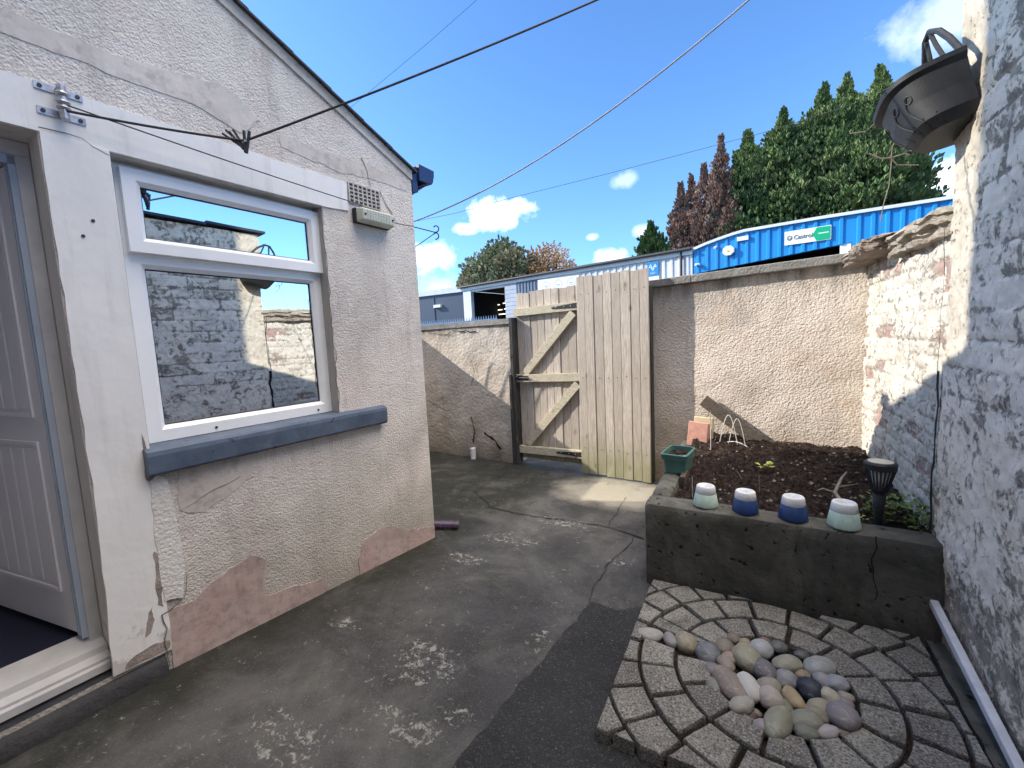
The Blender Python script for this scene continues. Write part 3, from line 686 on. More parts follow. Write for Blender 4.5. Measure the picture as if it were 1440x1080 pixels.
# ------------------------------------------------------------------ RAISED BED
bd = thing('raised_bed', 'L-shaped low concrete wall of the raised soil bed', 'raised bed', (.15, 2.55, 0))
def lumpy(x0, x1, y0, y1, z0, z1f, step, amp, sd):
    import bmesh
    bm = bmesh.new(); bmesh.ops.create_cube(bm, size=1)
    nx = max(1, int((x1-x0)/step)); ny = max(1, int((y1-y0)/step)); nz = max(1, int(.5/step))
    V = []; mbx = MB()
    def surf(fn, na, nb):
        A = np.zeros((na+1, nb+1, 3))
        for i in range(na+1):
            for j in range(nb+1): A[i, j] = fn(i/na, j/nb)
        mbx.grid(A)
    zt = z1f
    surf(lambda a, b: (x0+(x1-x0)*a, y0, z0+(zt(x0+(x1-x0)*a)-z0)*b), nx, nz)
    surf(lambda a, b: (x0+(x1-x0)*a, y1, z0+(zt(x0+(x1-x0)*a)-z0)*b), nx, nz)
    surf(lambda a, b: (x0, y0+(y1-y0)*a, z0+(zt(x0)-z0)*b), ny, nz); surf(lambda a, b: (x1, y0+(y1-y0)*a, z0+(zt(x1)-z0)*b), ny, nz)
    surf(lambda a, b: (x0+(x1-x0)*a, y0+(y1-y0)*b, zt(x0+(x1-x0)*a)), nx, ny)
    P = np.array(mbx.v); bm.free()
    P = np.round(P, 6)
    # rounding of edges plus wobble
    cx = (x0+x1)/2; cy = (y0+y1)/2
    n1 = fbm(P[:, 0]*6+P[:, 2]*5, P[:, 1]*6-P[:, 2]*3, sd)-.5; n2 = fbm(P[:, 0]*25+P[:, 2]*21, P[:, 1]*25+P[:, 2]*9, sd+3, 3)-.5
    d = (n1*1.4+n2*.6)*amp
    ex = np.minimum(P[:, 0]-x0, x1-P[:, 0]); ey = np.minimum(P[:, 1]-y0, y1-P[:, 1]); ez = np.array([zt(x) for x in P[:, 0]])-P[:, 2]
    rd = .018; 
    def inn(e): return np.clip(1-e/rd, 0, 1)**2
    P[:, 0] += np.sign(cx-P[:, 0])*(inn(ex)*(inn(ey)+inn(ez))*rd*.5+d*(ex < 1e-4)); P[:, 1] += np.sign(cy-P[:, 1])*(inn(ey)*(inn(ex)+inn(ez))*rd*.5+d*(ey < 1e-4)); P[:, 2] -= inn(ez)*(inn(ex)+inn(ey))*rd*.5+d*(ez < 1e-4)
    mbx.v = [tuple(p) for p in P]; return mbx
mb = lumpy(-.53, .80, 2.515, 2.69, -.03, lambda x: .508-.012*(x+.5), .03, .009, 3); build('front_wall', mb, M['bed'], bd, smooth=True)
mb = lumpy(-.53, -.40, 2.692, 4.27, -.03, lambda x: .497, .04, .007, 5); build('side_wall', mb, M['bed'], bd, smooth=True)
mb = MB(); mb.grid(jag(0, .18, 0, .5, .006, .004, 20, 6, 0)); v = [(.535+(p[1]), 2.506, p[2]) for p in mb.v]; mb.v = v; build('crack', mb, M['black'], bd)
mb = MB(); mb.box(W, -.398, -.365, 3.05, 4.2, .40, .515); tb = build('edging_board', mb, M['oldwood'], bd, bevel=.004)
# soil
xs = np.linspace(-.41, .83, 90); ys = np.linspace(2.67, 4.40, 120); X, Y = np.meshgrid(xs, ys, indexing='ij')
Z = .452+.05*sm((Y-3.2)/.8)+.045*sm((.25-X)/.5)*sm((Y-3.3)/.5)+.045*(fbm(X*9, Y*9, 61)-.5)+.035*(fbm(X*28, Y*28, 62)-.5)+.02*np.abs(fbm(X*55, Y*55, 65, 2)-.5)
Z -= .03*sm((2.80-Y)/.1)
mb = MB(); mb.grid(np.stack([X, Y, Z], -1))
def soilz(x, y):
    i = int(np.clip((x+.41)/1.24*89, 0, 88)); j = int(np.clip((y-2.67)/1.73*119, 0, 118)); return float(Z[i, j])
for k in range(3600):
    mi = 1 if random.random() < .07 else 0
    x = random.uniform(-.38, .80); y = random.uniform(2.72, 4.30); r = random.uniform(.003, .012)*(1.5 if random.random() < .08 else 1); z = soilz(x, y)+r*.4
    mb.face([(x-r, y, z), (x, y+r*.8, z+r*.5), (x+r, y-r*.3, z+r*.2)], mi); mb.face([(x+r, y-r*.3, z+r*.2), (x, y-r, z-r*.4), (x-r, y, z)], mi); mb.face([(x-r, y, z), (x, y+r*.8, z+r*.5), (x+r*.1, y-r*.6, z+r)], mi)
so = build('soil', mb, [M['soil'], M['twig']], smooth=False, recalc=False); so['kind'] = 'stuff'; so['label'] = 'dark crumbly soil filling the raised bed'; so['category'] = 'soil'
# pots
def pot(x, y, z, s, colr, label):
    t = thing('plant_pot', label, 'plant pot', (x, y, z), 'small upturned plant pots on the bed wall')
    h = .118*s; rb = .067*s; rt = .047*s; hb = h*.64; rm = rb+(rt-rb)*.66
    mb = MB(); mb.lathe((x, y, z), [(rb-.004, 0), (rb, .002), (rb, .008), (rm+.001, hb-.001), (rm-.002, hb)], 40); build('body', mb, M[colr], t, smooth=True)
    mb = MB(); mb.lathe((x, y, z), [(rm-.0005, hb), (rm+.0005, hb+.002), (rt+.002, h-.006), (rt-.002, h-.001), (rt-.006, h), (rt-.012, h-.001), (rt-.014, h-.005), (.010, h-.005), (.009, h-.012), (.001, h-.012)], 40); build('foot_band', mb, M['whitepot'], t, smooth=True)
pot(-.200, 2.605, .507, 1.0, 'mint', 'mint green upturned pot beside the green planter, leftmost of four')
pot(.000, 2.600, .503, 1.0, 'navypot', 'navy upturned pot next to the leftmost mint pot')
pot(.222, 2.598, .501, 1.02, 'navypot', 'navy upturned pot next to the right-hand mint pot')
pot(.435, 2.592, .498, 1.06, 'mint', 'mint green upturned pot beside the black solar lamp')
# solar lamp
lx, ly = .600, 2.735
sl = thing('solar_lamp', 'black slatted solar stake lamp in the bed corner by the tall wall', 'solar lamp', (lx, ly, .47))
mb = MB(); mb.lathe((lx, ly, .42), [(.006, 0), (.016, .06), (.022, .14), (.029, .215), (.012, .22)], 20); build('stake', mb, M['blackplastic'], sl, smooth=True)
mb = MB(); mb.lathe((lx, ly, .640), [(.012, -.003), (.026, 0), (.030, .012), (.030, .014), (.01, .014)], 28); mb.lathe((lx, ly, .765), [(.055, 0), (.066, .003), (.068, .032), (.060, .040), (.052, .040)], 36)
for k in range(22):
    t = 2*math.pi*k/22; c, s = math.cos(t), math.sin(t)
    mb.tube([(lx+.029*c, ly+.029*s, .648), (lx+.062*c, ly+.062*s, .772)], .0038, 5)
build('cage', mb, M['blackplastic'], sl)
mb = MB(); mb.lathe((lx, ly, .655), [(.02, 0), (.050, .108), (.01, .108)], 28); build('diffuser', mb, M['lampglass'], sl, smooth=True)
mb = MB(); mb.lathe((lx, ly, .800), [(.001, 0), (.052, 0), (.052, .008), (.001, .009)], 36); build('solar_cap', mb, M['cream_solar'], sl)
# planter
pc = (-.435, 3.27, .50)
pl = thing('planter', 'green rectangular plastic planter of soil on the bed side wall', 'planter', pc)
def rrect(cx, cy, hx, hy, r, rot, z, n=6):
    out = []
    for q, (sx, sy) in enumerate(((1, 1), (-1, 1), (-1, -1), (1, -1))):
        for k in range(n+1):
            t = math.pi/2*q+math.pi/2*k/n; x = sx*(hx-r)+r*math.cos(t); y = sy*(hy-r)+r*math.sin(t)
            out.append((cx+x*math.cos(rot)-y*math.sin(rot), cy+x*math.sin(rot)+y*math.cos(rot), z))
    return out
mb = MB(); prof = [(.068, .115, 0), (.071, .118, .004), (.080, .128, .10), (.090, .138, .103), (.091, .139, .118), (.086, .134, .119), (.092, .141, .122), (.094, .143, .14), (.088, .137, .146), (.080, .130, .144), (.078, .128, .10)]
rings = [rrect(pc[0], pc[1], a, b, .03, -.12, pc[2]+z) for a, b, z in prof]; rings = [r + [r[0]] for r in rings]
mb.grid(np.array(rings)); mb.face(rings[0][:-1]); build('box', mb, M['greenplastic'], pl, smooth=False)
mb = MB(); a = rrect(pc[0], pc[1], .079, .129, .03, -.12, pc[2]+.112); rs = [[(pc[0]+(p[0]-pc[0])*k, pc[1]+(p[1]-pc[1])*k, p[2]+random.uniform(-.006, .006)) for p in a+[a[0]]] for k in (1, .8, .6, .4, .2, .01)]; mb.grid(np.array(rs)); build('soil', mb, M['soil'], pl)
# bricks
def brickobj(c, size, rot, mat, label, tilt=(0, 0)):
    mb = MB(); L, Wd, H = size; mb.box(W, -L/2, L/2, -Wd/2, Wd/2, 0, H); o = build('brick', mb, mat, bevel=.006); o.location = c; o.rotation_euler = (tilt[0], tilt[1], rot)
    return tag(o, label, 'brick', 'loose bricks at the back of the bed')
brickobj((-.375, 4.0, .50), (.17, .05, .215), -.25, M['brickred'], 'pink brick standing on end behind the green planter', (-.12, .05))
brickobj((-.34, 4.12, .515), (.16, .06, .225), -.15, M['brickyel'], 'buff brick propped behind the pink brick', (-.1, .03))
# leaning plank
mb = MB(); P0_ = np.array(BF(-.37, -.125, .86)); P1_ = np.array(BF(.10, -.10, .50)); dv = (P1_-P0_)/np.linalg.norm(P1_-P0_); up_ = np.cross(dv, np.array([-.104, -.994, 0])); up_ /= np.linalg.norm(up_); up_ *= np.sign(up_[2]); nv = np.array([-.104, -.994, 0])
hh = .055
mb.hexa([P0_-up_*hh, P1_-up_*hh, P1_-up_*hh+nv*.022, P0_-up_*hh+nv*.022, P0_+up_*hh, P1_+up_*hh, P1_+up_*hh+nv*.022, P0_+up_*hh+nv*.022])
solo('plank', mb, M['oldwood'], 'dark weathered plank leaning on the back wall in the bed', 'plank', tuple(P1_), bevel=.003)
# stray things in the bed
mb = MB()
def arc(p, q, h, n=12, side=(0, 0)): 
    p = np.array(p); q = np.array(q); return [tuple(p+(q-p)*t+np.array([side[0]*math.sin(math.pi*t), side[1]*math.sin(math.pi*t), h*math.sin(math.pi*t)])) for t in np.linspace(0, 1, n)]
mb.tube(arc((-.20, 4.0, .53), (-.06, 4.02, .53), .26), .0035, 6); mb.tube(arc((-.13, 3.98, .53), (.0, 4.0, .52), .24), .003, 6); mb.tube(arc((-.17, 4.02, .54), (.02, 3.97, .53), .03), .0035, 6)
solo('wire_hoops', mb, M['line_white'], 'bent white wire hoops stuck in the soil by the leaning plank', 'wire', (-.1, 4, .53))
mb = MB(); mb.tube([(-.25, 3.75, .48), (-.252, 3.77, .86)], .003, 6); solo('plant_cane', mb, M['line_white'], 'thin pale upright cane in the soil left of the wire hoops', 'cane', (-.25, 3.75, .48))
mb = MB(); mb.tube([(-.29, 2.80, .47), (-.292, 2.80, .60)], .0022, 6); solo('plant_cane', mb, M['line_white'], 'short thin pale stick behind the leftmost mint pot', 'cane', (-.29, 2.8, .47))
mb = MB(); mb.tube([(.08, 3.05, .47), (.075, 3.06, .56), (.08, 3.06, .575)], .003, 6); mb.tube([(-.02, 3.25, .48), (-.05, 3.26, .53)], .002, 6); mb.tube([(.19, 2.95, .46), (.24, 2.98, .49), (.27, 2.96, .475)], .003, 6)
solo('dry_plant', mb, M['twig'], 'a few short dry stems standing in the soil behind the navy pots', 'plant', (.08, 3.05, .47))
mb = MB(); mb.tube([(.45, 2.86, .47), (.47, 2.92, .52), (.455, 2.98, .54), (.50, 3.08, .60), (.53, 3.12, .63)], [.008, .012, .010, .007, .003], 8); mb.tube([(.455, 2.98, .54), (.40, 3.0, .55), (.37, 2.98, .54)], [.006, .005, .002], 6); mb.tube([(.47, 3.02, .56), (.56, 3.05, .58)], [.005, .002], 6)
solo('dead_branch', mb, M['twig'], 'pale forked dead branch on the soil left of the solar lamp', 'branch', (.45, 2.86, .47))
def leafy(mb, c, n, r, size, sd, up=.5):
    rr = random.Random(sd)
    for _ in range(n):
        a = rr.uniform(0, 6.28); d = r*math.sqrt(rr.random()); p = Vector((c[0]+d*math.cos(a), c[1]+d*math.sin(a), c[2]+rr.uniform(0, up*r))); s = size*rr.uniform(.5, 1.2)
        dr = Vector((math.cos(a+rr.uniform(-1, 1)), math.sin(a+rr.uniform(-1, 1)), rr.uniform(-.1, .9))).normalized(); sd_ = dr.cross(Vector((0, 0, 1))).normalized()*s*.35
        nn = Vector((0, 0, s*.12))
        mb.face([p, p+dr*s*.5+sd_+nn, p+dr*s]); mb.face([p, p+dr*s, p+dr*s*.5-sd_+nn])
mb = MB(); leafy(mb, (.70, 2.88, .47), 260, .13, .035, 3, .8); leafy(mb, (.77, 2.70, .49), 90, .07, .022, 4, .7); solo('weeds', mb, M['leaf_weed'], 'low dark weeds in the bed corner behind the solar lamp', 'weeds', (.7, 2.85, .47), recalc=False)
mb = MB(); leafy(mb, (.13, 3.52, .50), 22, .035, .04, 5); solo('seedling', mb, M['leaf_yel'], 'tiny yellow-green seedling in the middle of the soil', 'plant', (.13, 3.52, .5), recalc=False)
mb = MB(); leafy(mb, (.50, 2.76, .47), 40, .05, .022, 15); solo('seedling', mb, M['leaf_yel'], 'small green sprout between the right mint pot and solar lamp', 'plant', (.5, 2.76, .47), recalc=False)
# ------------------------------------------------------------------ CIRCULAR PAVING
pcx, pcy = .125, 1.925; x0, x1, y0, y1 = -.478, .705, 1.385, 2.475
pv = thing('paving_circle', 'raised square of paving stones laid in rings round a pebble pit', 'paving', (pcx, pcy, 0))
def clip(poly, x0, x1, y0, y1):
    for ax, lim, sgn in ((0, x0, 1), (0, x1, -1), (1, y0, 1), (1, y1, -1)):
        out = []
        for i in range(len(poly)):
            a, b = poly[i], poly[(i+1) % len(poly)]; da = (a[ax]-lim)*sgn; db = (b[ax]-lim)*sgn
            if da >= 0: out.append(a)
            if (da >= 0) != (db >= 0):
                t = da/(da-db); out.append((a[0]+(b[0]-a[0])*t, a[1]+(b[1]-a[1])*t))
        poly = out
        if not poly: return []
    return poly
def area(p): return abs(sum(p[i][0]*p[(i+1) % len(p)][1]-p[(i+1) % len(p)][0]*p[i][1] for i in range(len(p))))/2
rings_ = [(.262, .392, 14, .10), (.402, .545, 19, .32), (.555, .70, 26, .05), (.71, .85, 26, .2)]
GAPA = math.radians(172)
for ri, (ra, rb, cnt, ph) in enumerate(rings_):
    ra += .002; rb -= .002
    for k in range(cnt):
        a0 = 2*math.pi*(k+ph)/cnt; a1 = 2*math.pi*(k+1+ph)/cnt; g_ = .014
        jr = random.uniform(-.012, .012); a0 += jr*.0
        if ri < 2:
            w = (GAPA-a0) % (2*math.pi); 
            if 0 < w < (a1-a0):          # the pebble gap: shorten this stone
                if w > (a1-a0)/2: a1 = GAPA-.07/ra*.5
                else: a0 = GAPA+.07/ra*.5
                if a1-a0 < .12: continue
        P = []
        for t in np.linspace(a0+g_/rb*.6, a1-g_/rb*.6, 7): P.append((pcx+rb*math.cos(t), pcy+rb*math.sin(t)))
        for t in np.linspace(a1-g_/ra*.6, a0+g_/ra*.6, 7): P.append((pcx+ra*math.cos(t), pcy+ra*math.sin(t)))
        P = clip(P, x0, x1, y0, y1)
        if len(P) < 3 or area(P) < .0012: continue
        P = ragged(P, .025, .0035, 10+k+ri*40)
        c = np.mean(P, 0); zt = .062+random.uniform(-.004, .004); tx, ty = random.uniform(-.03, .03), random.uniform(-.03, .03)
        mb = MB(); lev = [(1.0, 0, 0), (1.0, zt-.016, 0), (.98, zt-.006, 1), (.945, zt, 1), (.80, zt+.0012, 1), (.4, zt+.0005, 1)]
        rows = []
        for sc_, z, w_ in lev:
            rows.append([(c[0]+(p[0]-c[0])*sc_, c[1]+(p[1]-c[1])*sc_, z+((p[0]-c[0])*tx+(p[1]-c[1])*ty)*(z > .02)+(float(fbm(p[0]*30*sc_, p[1]*30, 5))-.5)*.004*w_) for p in P+[P[0]]])
        mb.grid(np.array(rows)); mb.face(rows[-1][:-1]); mb.face(rows[0][:-1])
        build('paving_stone', mb, M['paver'], pv, smooth=False)
mb = MB(); mb.box(W, x0+.012, x1-.012, y0+.012, y1-.012, -.01, .030); build('bedding', mb, M['soil'], pv)
# pebbles: crop px -> metres on the plane z
def pp(cx, cy, z): return gr(880+cx/3.858, 800+cy/3.858, z)
PB = [(140, 358, 130, 65, 0, (.42, .43, .44), 'pale grey oblong pebble lying on the outer left edge of the paving'), (240, 390, 66, 78, 0, (.30, .31, .33), 'small grey pebble wedged between two paving stones on the left'),
 (335, 405, 110, 95, 0, (.33, .31, .24), 'olive-beige rounded pebble in the gap of the inner paving ring'), (443, 462, 125, 105, 0, (.19, .21, .25), 'dark blue-grey round pebble at the left of the pit'),
 (540, 425, 100, 75, 0, (.25, .23, .20), 'brown-grey pebble at the upper left rim of the pit'), (578, 380, 70, 50, .006, (.22, .21, .18), 'small drab pebble topmost at the upper left rim'),
 (645, 405, 78, 42, 0, (.36, .31, .25), 'small beige pebble at the top rim of the pit'), (655, 490, 138, 140, .012, (.34, .34, .27), 'large olive-grey egg-shaped pebble in the upper left of the pit'),
 (740, 437, 128, 82, .008, (.42, .46, .52), 'pale blue-grey oval pebble at the top of the pit'), (750, 397, 62, 38, -.005, (.25, .19, .15), 'small brown pebble behind the pale blue-grey oval one'),
 (835, 425, 92, 55, 0, (.16, .17, .19), 'dark grey pebble at the top right rim of the pit'), (465, 555, 85, 80, 0, (.24, .22, .25), 'purple-grey pebble at the left rim of the pit'),
 (478, 635, 70, 90, 0, (.26, .27, .26), 'grey pebble at the lower left rim of the pit'), (560, 490, 82, 66, 0, (.38, .30, .27), 'pinkish-brown pebble behind the long brown one'),
 (548, 515, 80, 90, .01, (.33, .30, .27), 'upright taupe pebble leaning on the long brown one'), (555, 625, 120, 215, .010, (.28, .25, .23), 'long brown-grey pebble, the biggest on the left of the pit'),
 (755, 550, 118, 118, .010, (.17, .17, .20), 'dark slate triangular pebble in the middle of the pit'), (868, 522, 155, 80, .010, (.33, .34, .29), 'speckled olive oval pebble right of the dark triangular one'),
 (672, 645, 116, 145, .018, (.60, .61, .63), 'whitish egg-shaped pebble, the palest in the pit'), (865, 605, 120, 82, .004, (.30, .32, .36), 'grey oval pebble under the speckled olive one'),
 (785, 640, 120, 90, .0, (.36, .34, .31), 'beige-grey pebble half hidden behind the round pale one'), (775, 700, 120, 115, .020, (.46, .43, .42), 'light pinkish-grey round pebble in the centre front'),
 (635, 735, 142, 88, .012, (.42, .42, .40), 'pale slanting flat pebble at the lower left'), (900, 700, 86, 120, .014, (.42, .34, .22), 'ochre pebble standing on edge in the centre'),
 (858, 752, 92, 100, .004, (.24, .24, .19), 'olive-brown pebble left of the ochre one'), (995, 655, 120, 105, .008, (.035, .045, .075), 'navy-black pebble, the darkest in the pit'),
 (1060, 538, 175, 92, .004, (.36, .39, .42), 'large pale blue-grey flat pebble at the right rim'), (950, 470, 82, 40, 0, (.13, .14, .16), 'flat dark slate pebble at the upper right rim'),
 (960, 580, 80, 60, -.004, (.33, .28, .21), 'buff pebble above the navy-black one'), (1065, 613, 92, 72, .002, (.34, .35, .40), 'lilac-grey pebble right of the navy-black one'),
 (1150, 625, 112, 85, .006, (.33, .37, .42), 'blue-grey banded pebble at the right rim'), (1100, 690, 98, 78, .012, (.50, .48, .42), 'cream rounded pebble right of the centre'),
 (1195, 700, 82, 52, .0, (.37, .33, .30), 'taupe pebble behind the mauve one at the right rim'), (1050, 755, 128, 75, .006, (.36, .35, .28), 'khaki flat pebble below the cream one'),
 (1190, 732, 92, 70, .0, (.31, .28, .33), 'mauve pebble above the big purple-grey one'), (1170, 800, 146, 136, .014, (.27, .26, .30), 'big purple-grey round pebble at the lower right'),
 (830, 840, 120, 215, .014, (.30, .31, .26), 'long olive pebble lying diagonally at the front of the pit'), (962, 828, 180, 105, .008, (.28, .29, .25), 'broad olive-grey pebble at the front centre'),
 (1035, 800, 150, 90, .0, (.31, .29, .25), 'brown-grey pebble tucked behind the broad olive-grey one'), (975, 890, 125, 85, .004, (.20, .23, .20), 'greenish dark pebble at the front rim'),
 (755, 862, 100, 86, .002, (.36, .33, .37), 'lilac pebble at the lower left of the long olive one'), (640, 790, 165, 72, -.008, (.17, .145, .13), 'dark brown flat pebble under the slanting pale one'),
 (1095, 885, 126, 72, .006, (.46, .45, .48), 'light lilac oval pebble at the front right rim'), (1185, 888, 100, 50, -.004, (.28, .25, .22), 'brown sliver of pebble by the front right stones'), (712, 782, 42, 46, .0, (.27, .24, .22), 'tiny brown pebble beneath the round pale one'),
 (905, 480, 0, 0, 0, 0, 0)]
ROT = {37-1: -.85, 15: 0, 22: .5, 10: .35, 8: .45, 17: 0, 26: .3}
import bmesh
for i, (cx, cy, w, h, zo, c, lab) in enumerate(PB):
    if not w: continue
    z = .047+zo*1.2
    p = np.array(gr(880+cx/3.858, 800+cy/3.858, z)); 
    rx = np.linalg.norm(np.array(pp(cx+w/2, cy, z))-np.array(pp(cx-w/2, cy, z)))/2
    ry = np.linalg.norm(np.array(pp(cx, cy+h/2, z))-np.array(pp(cx, cy-h/2, z)))/2*.80
    bm = bmesh.new(); bmesh.ops.create_icosphere(bm, subdivisions=4, radius=1)
    rx *= 1.10; ry *= 1.12; rz = min(rx, ry)*.78
    P = np.array([v.co[:] for v in bm.verts]); k = 1+.16*(fbm(P[:, 0]*.9+i*3.1, P[:, 1]*.9+P[:, 2]*.7, i)-.5)*2+.05*(fbm(P[:, 0]*2.2+i, P[:, 1]*2.2+P[:, 2]*2, i+50)-.5)
    k *= 1+.10*P[:, 0]*(1 if i % 2 else -1)
    P = P*k[:, None]*np.array([rx, ry, rz])
    for v, q in zip(bm.verts, P): v.co = q
    me = bpy.data.meshes.new('pebble'); bm.to_mesh(me); bm.free(); me.materials.append(M['pebble']); me.polygons.foreach_set('use_smooth', [True]*len(me.polygons))
    o = bpy.data.objects.new('pebble', me); COL.objects.link(o); o.location = (p[0], p[1], z); o.rotation_euler = (random.uniform(-.15, .15), random.uniform(-.15, .15), .50+ROT.get(i, 0))
    o.color = (c[0]*.80, c[1]*.75, c[2]*.68, 1); tag(o, lab, 'pebble', 'river pebbles in and around the paving pit')
# ------------------------------------------------------------------ THE HOUSE (rear extension)
hs = thing('rear_extension', 'single-storey roughcast rear extension with white door surround and gable roof', 'house', (HX, HY, 0))
RG = -2.25
def rake(s): return 2.742+.415*(-s) if s > RG else 2.742+.415*(-RG)-.415*(RG-s)
def cellwall(mb, sl, zl, holes, n, top):
    for i in range(len(sl)-1):
        for j in range(len(zl)-1):
            a, b, c, d = sl[i], sl[i+1], zl[j], zl[j+1]
            if any(a >= h[0]-1e-6 and b <= h[1]+1e-6 and c >= h[2]-1e-6 and d <= h[3]+1e-6 for h in holes): continue
            mb.face([HF(a, n, c), HF(b, n, c), HF(b, n, d), HF(a, n, d)])
    z0 = zl[-1]
    for i in range(len(sl)-1):
        a, b = sl[i], sl[i+1]; mb.face([HF(a, n, z0), HF(b, n, z0), HF(b, n, top(b)), HF(a, n, top(a))])
DO = (-2.85, -1.872, .20, 2.345); WO = (-1.672, -.738, 1.105, 2.338)
sl = sorted(set([-4.5, DO[0], DO[1], WO[0], WO[1], 0, RG]+list(np.linspace(-4.5, 0, 10)))); zl = sorted(set([-.1, DO[2], DO[3], WO[2], WO[3], 2.6, .6]))
mb = MB(); cellwall(mb, sl, zl, [DO, WO], 0, rake)
mb.face([HF(0, 0, -.1), HF(0, -1.2, -.1), HF(0, -1.2, 2.742), HF(0, 0, 2.742)]); mb.face([HF(-4.5, 0, -.1), HF(-4.5, -1.2, -.1), HF(-4.5, -1.2, rake(-4.5)), HF(-4.5, 0, rake(-4.5))])
mb.face([HF(0, -1.2, -.1), HF(-4.5, -1.2, -.1), HF(-4.5, -1.2, rake(-4.5)), HF(RG, -1.2, rake(RG)), HF(0, -1.2, 2.742)])
build('wall', mb, M['house'], hs, recalc=False)
# reveals
def reveal(name, H, dep, mats, names=('l', 'r', 't', 'b')):
    mb = MB(); a, b, c, d = H
    mb.face([HF(a, 0, c), HF(a, -dep, c), HF(a, -dep, d), HF(a, 0, d)], 0); mb.face([HF(b, 0, c), HF(b, -dep, c), HF(b, -dep, d), HF(b, 0, d)], 1)
    mb.face([HF(a, 0, d), HF(b, 0, d), HF(b, -dep, d), HF(a, -dep, d)], 2); mb.face([HF(a, 0, c), HF(b, 0, c), HF(b, -dep, c), HF(a, -dep, c)], 3)
    build(name, mb, mats, hs, recalc=False)
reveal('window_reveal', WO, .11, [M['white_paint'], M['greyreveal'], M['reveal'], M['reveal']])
reveal('door_reveal', DO, .30, [M['reveal'], M['reveal'], M['reveal'], M['slate']])
# white lintel band + pilaster (irregular edges)
mb = MB()
L1 = [(-4.4, 2.345), (-1.60, 2.345)]
out = [(-4.4, 2.525)]+[(s, 2.522+(float(fbm(s*6, 1.0, 3))-.5)*.016) for s in np.linspace(-4.3, -.57, 60)]+[(-.556, 2.51), (-.562, 2.40), (-.556, 2.352), (-.70, 2.3405), (-.74, 2.3405), (-1.60, 2.3405), (-1.665, 2.3405), (-1.872, 2.3475), (-2.2, 2.3475), (-3.2, 2.3475), (-4.4, 2.3475)]
mb.outline(HF, out, -.001, .008); build('lintel_band', mb, M['white_paint'], hs)
mb = MB()
Lf = [(DO[1]+.004-(.018*sm((.9-z)/.7)), z) for z in np.linspace(.20, 2.346, 30)]; Rt = [(WO[0]-.004-.012*float(sm((1.1-z)/.1))+(float(fbm(z*9, 4.0, 6))-.5)*.02*(z < 1.12), z) for z in np.linspace(2.339, .19, 46)]
Lf = [(s+(float(fbm(z*13, 2.0, 9))-.5)*.012, z) for s, z in Lf]
mb.outline(HF, Lf+Rt, -.001, .013); build('pilaster', mb, M['white_paint'], hs)
# lighter roughcast strip right of the pilaster below sill
mb = MB(); pts = ragged([(-1.695, .42), (-1.625, .40), (-1.60, .55), (-1.615, .8), (-1.63, .96), (-1.66, .99), (-1.69, .97), (-1.70, .7)], .02, .012, 4)
mb.outline(HF, pts, -.001, .016); build('roughcast_strip', mb, M['white_rough'], hs)
# exposed pink mortar patches, smooth repairs
def patch(pts, n, mat, name, sd, amp=.02, step=.025):
    mb = MB(); mb.outline(HF, ragged(pts, step, amp, sd), -.001, n); build(name, mb, mat, hs)
patch([(-1.69, .08), (-1.30, .055), (-.95, .045), (-.93, .13), (-1.1, .18), (-1.28, .22), (-1.25, .40), (-1.33, .47), (-1.45, .42), (-1.58, .36), (-1.69, .36)], .004, M['pink'], 'mortar_patch', 5)
patch([(-.70, .02), (-.30, .0), (-.02, -.02), (-.02, .10), (-.25, .16), (-.38, .24), (-.50, .28), (-.64, .25), (-.70, .14)], .004, M['pink'], 'mortar_patch', 8)
patch([(-1.58, .98), (-1.28, .975), (-1.27, .90), (-1.36, .82), (-1.50, .76), (-1.59, .80)], .003, M['smooth_repair'], 'smooth_patch', 9)
patch([(-4.2, 2.70), (-2.2, 2.655), (-1.35, 2.655), (-1.15, 2.60), (-1.05, 2.70), (-1.2, 2.80), (-1.6, 2.735), (-2.2, 2.75), (-4.2, 2.80)], .003, M['smooth_repair'], 'smooth_band', 12, .012)
patch([(-.95, 2.60), (-.6, 2.57), (-.35, 2.60), (-.05, 2.60), (-.05, 2.66), (-.4, 2.68), (-.95, 2.66)], .0025, M['smooth_repair'], 'smooth_patch', 13, .012)
def patch2(pts, n0, n, mat, name, sd, amp):
    mb = MB(); mb.outline(HF, ragged(pts, .015, amp, sd), n0, n); build(name, mb, mat, hs)
M['exposed'] = simple('exposed_brown_render', (.33, .275, .24), .9, .5, 14, .6, .01)
patch2([(-1.775, .30), (-1.755, .31), (-1.735, .36), (-1.74, .42), (-1.755, .40), (-1.765, .36)], .011, .0145, M['exposed'], 'peeled_patch', 31, .012)
patch2([(-1.852, .21), (-1.70, .205), (-1.695, .235), (-1.76, .25), (-1.83, .235)], .011, .0145, M['exposed'], 'peeled_patch', 33, .012)
patch2([(-1.72, .42), (-1.70, .40), (-1.695, .60), (-1.705, .66)], .011, .0148, M['exposed'], 'peeled_patch', 35, .010)
patch2([(-1.70, .98), (-1.685, .96), (-1.683, 1.10), (-1.695, 1.18)], .011, .0148, M['exposed'], 'peeled_patch', 37, .008)
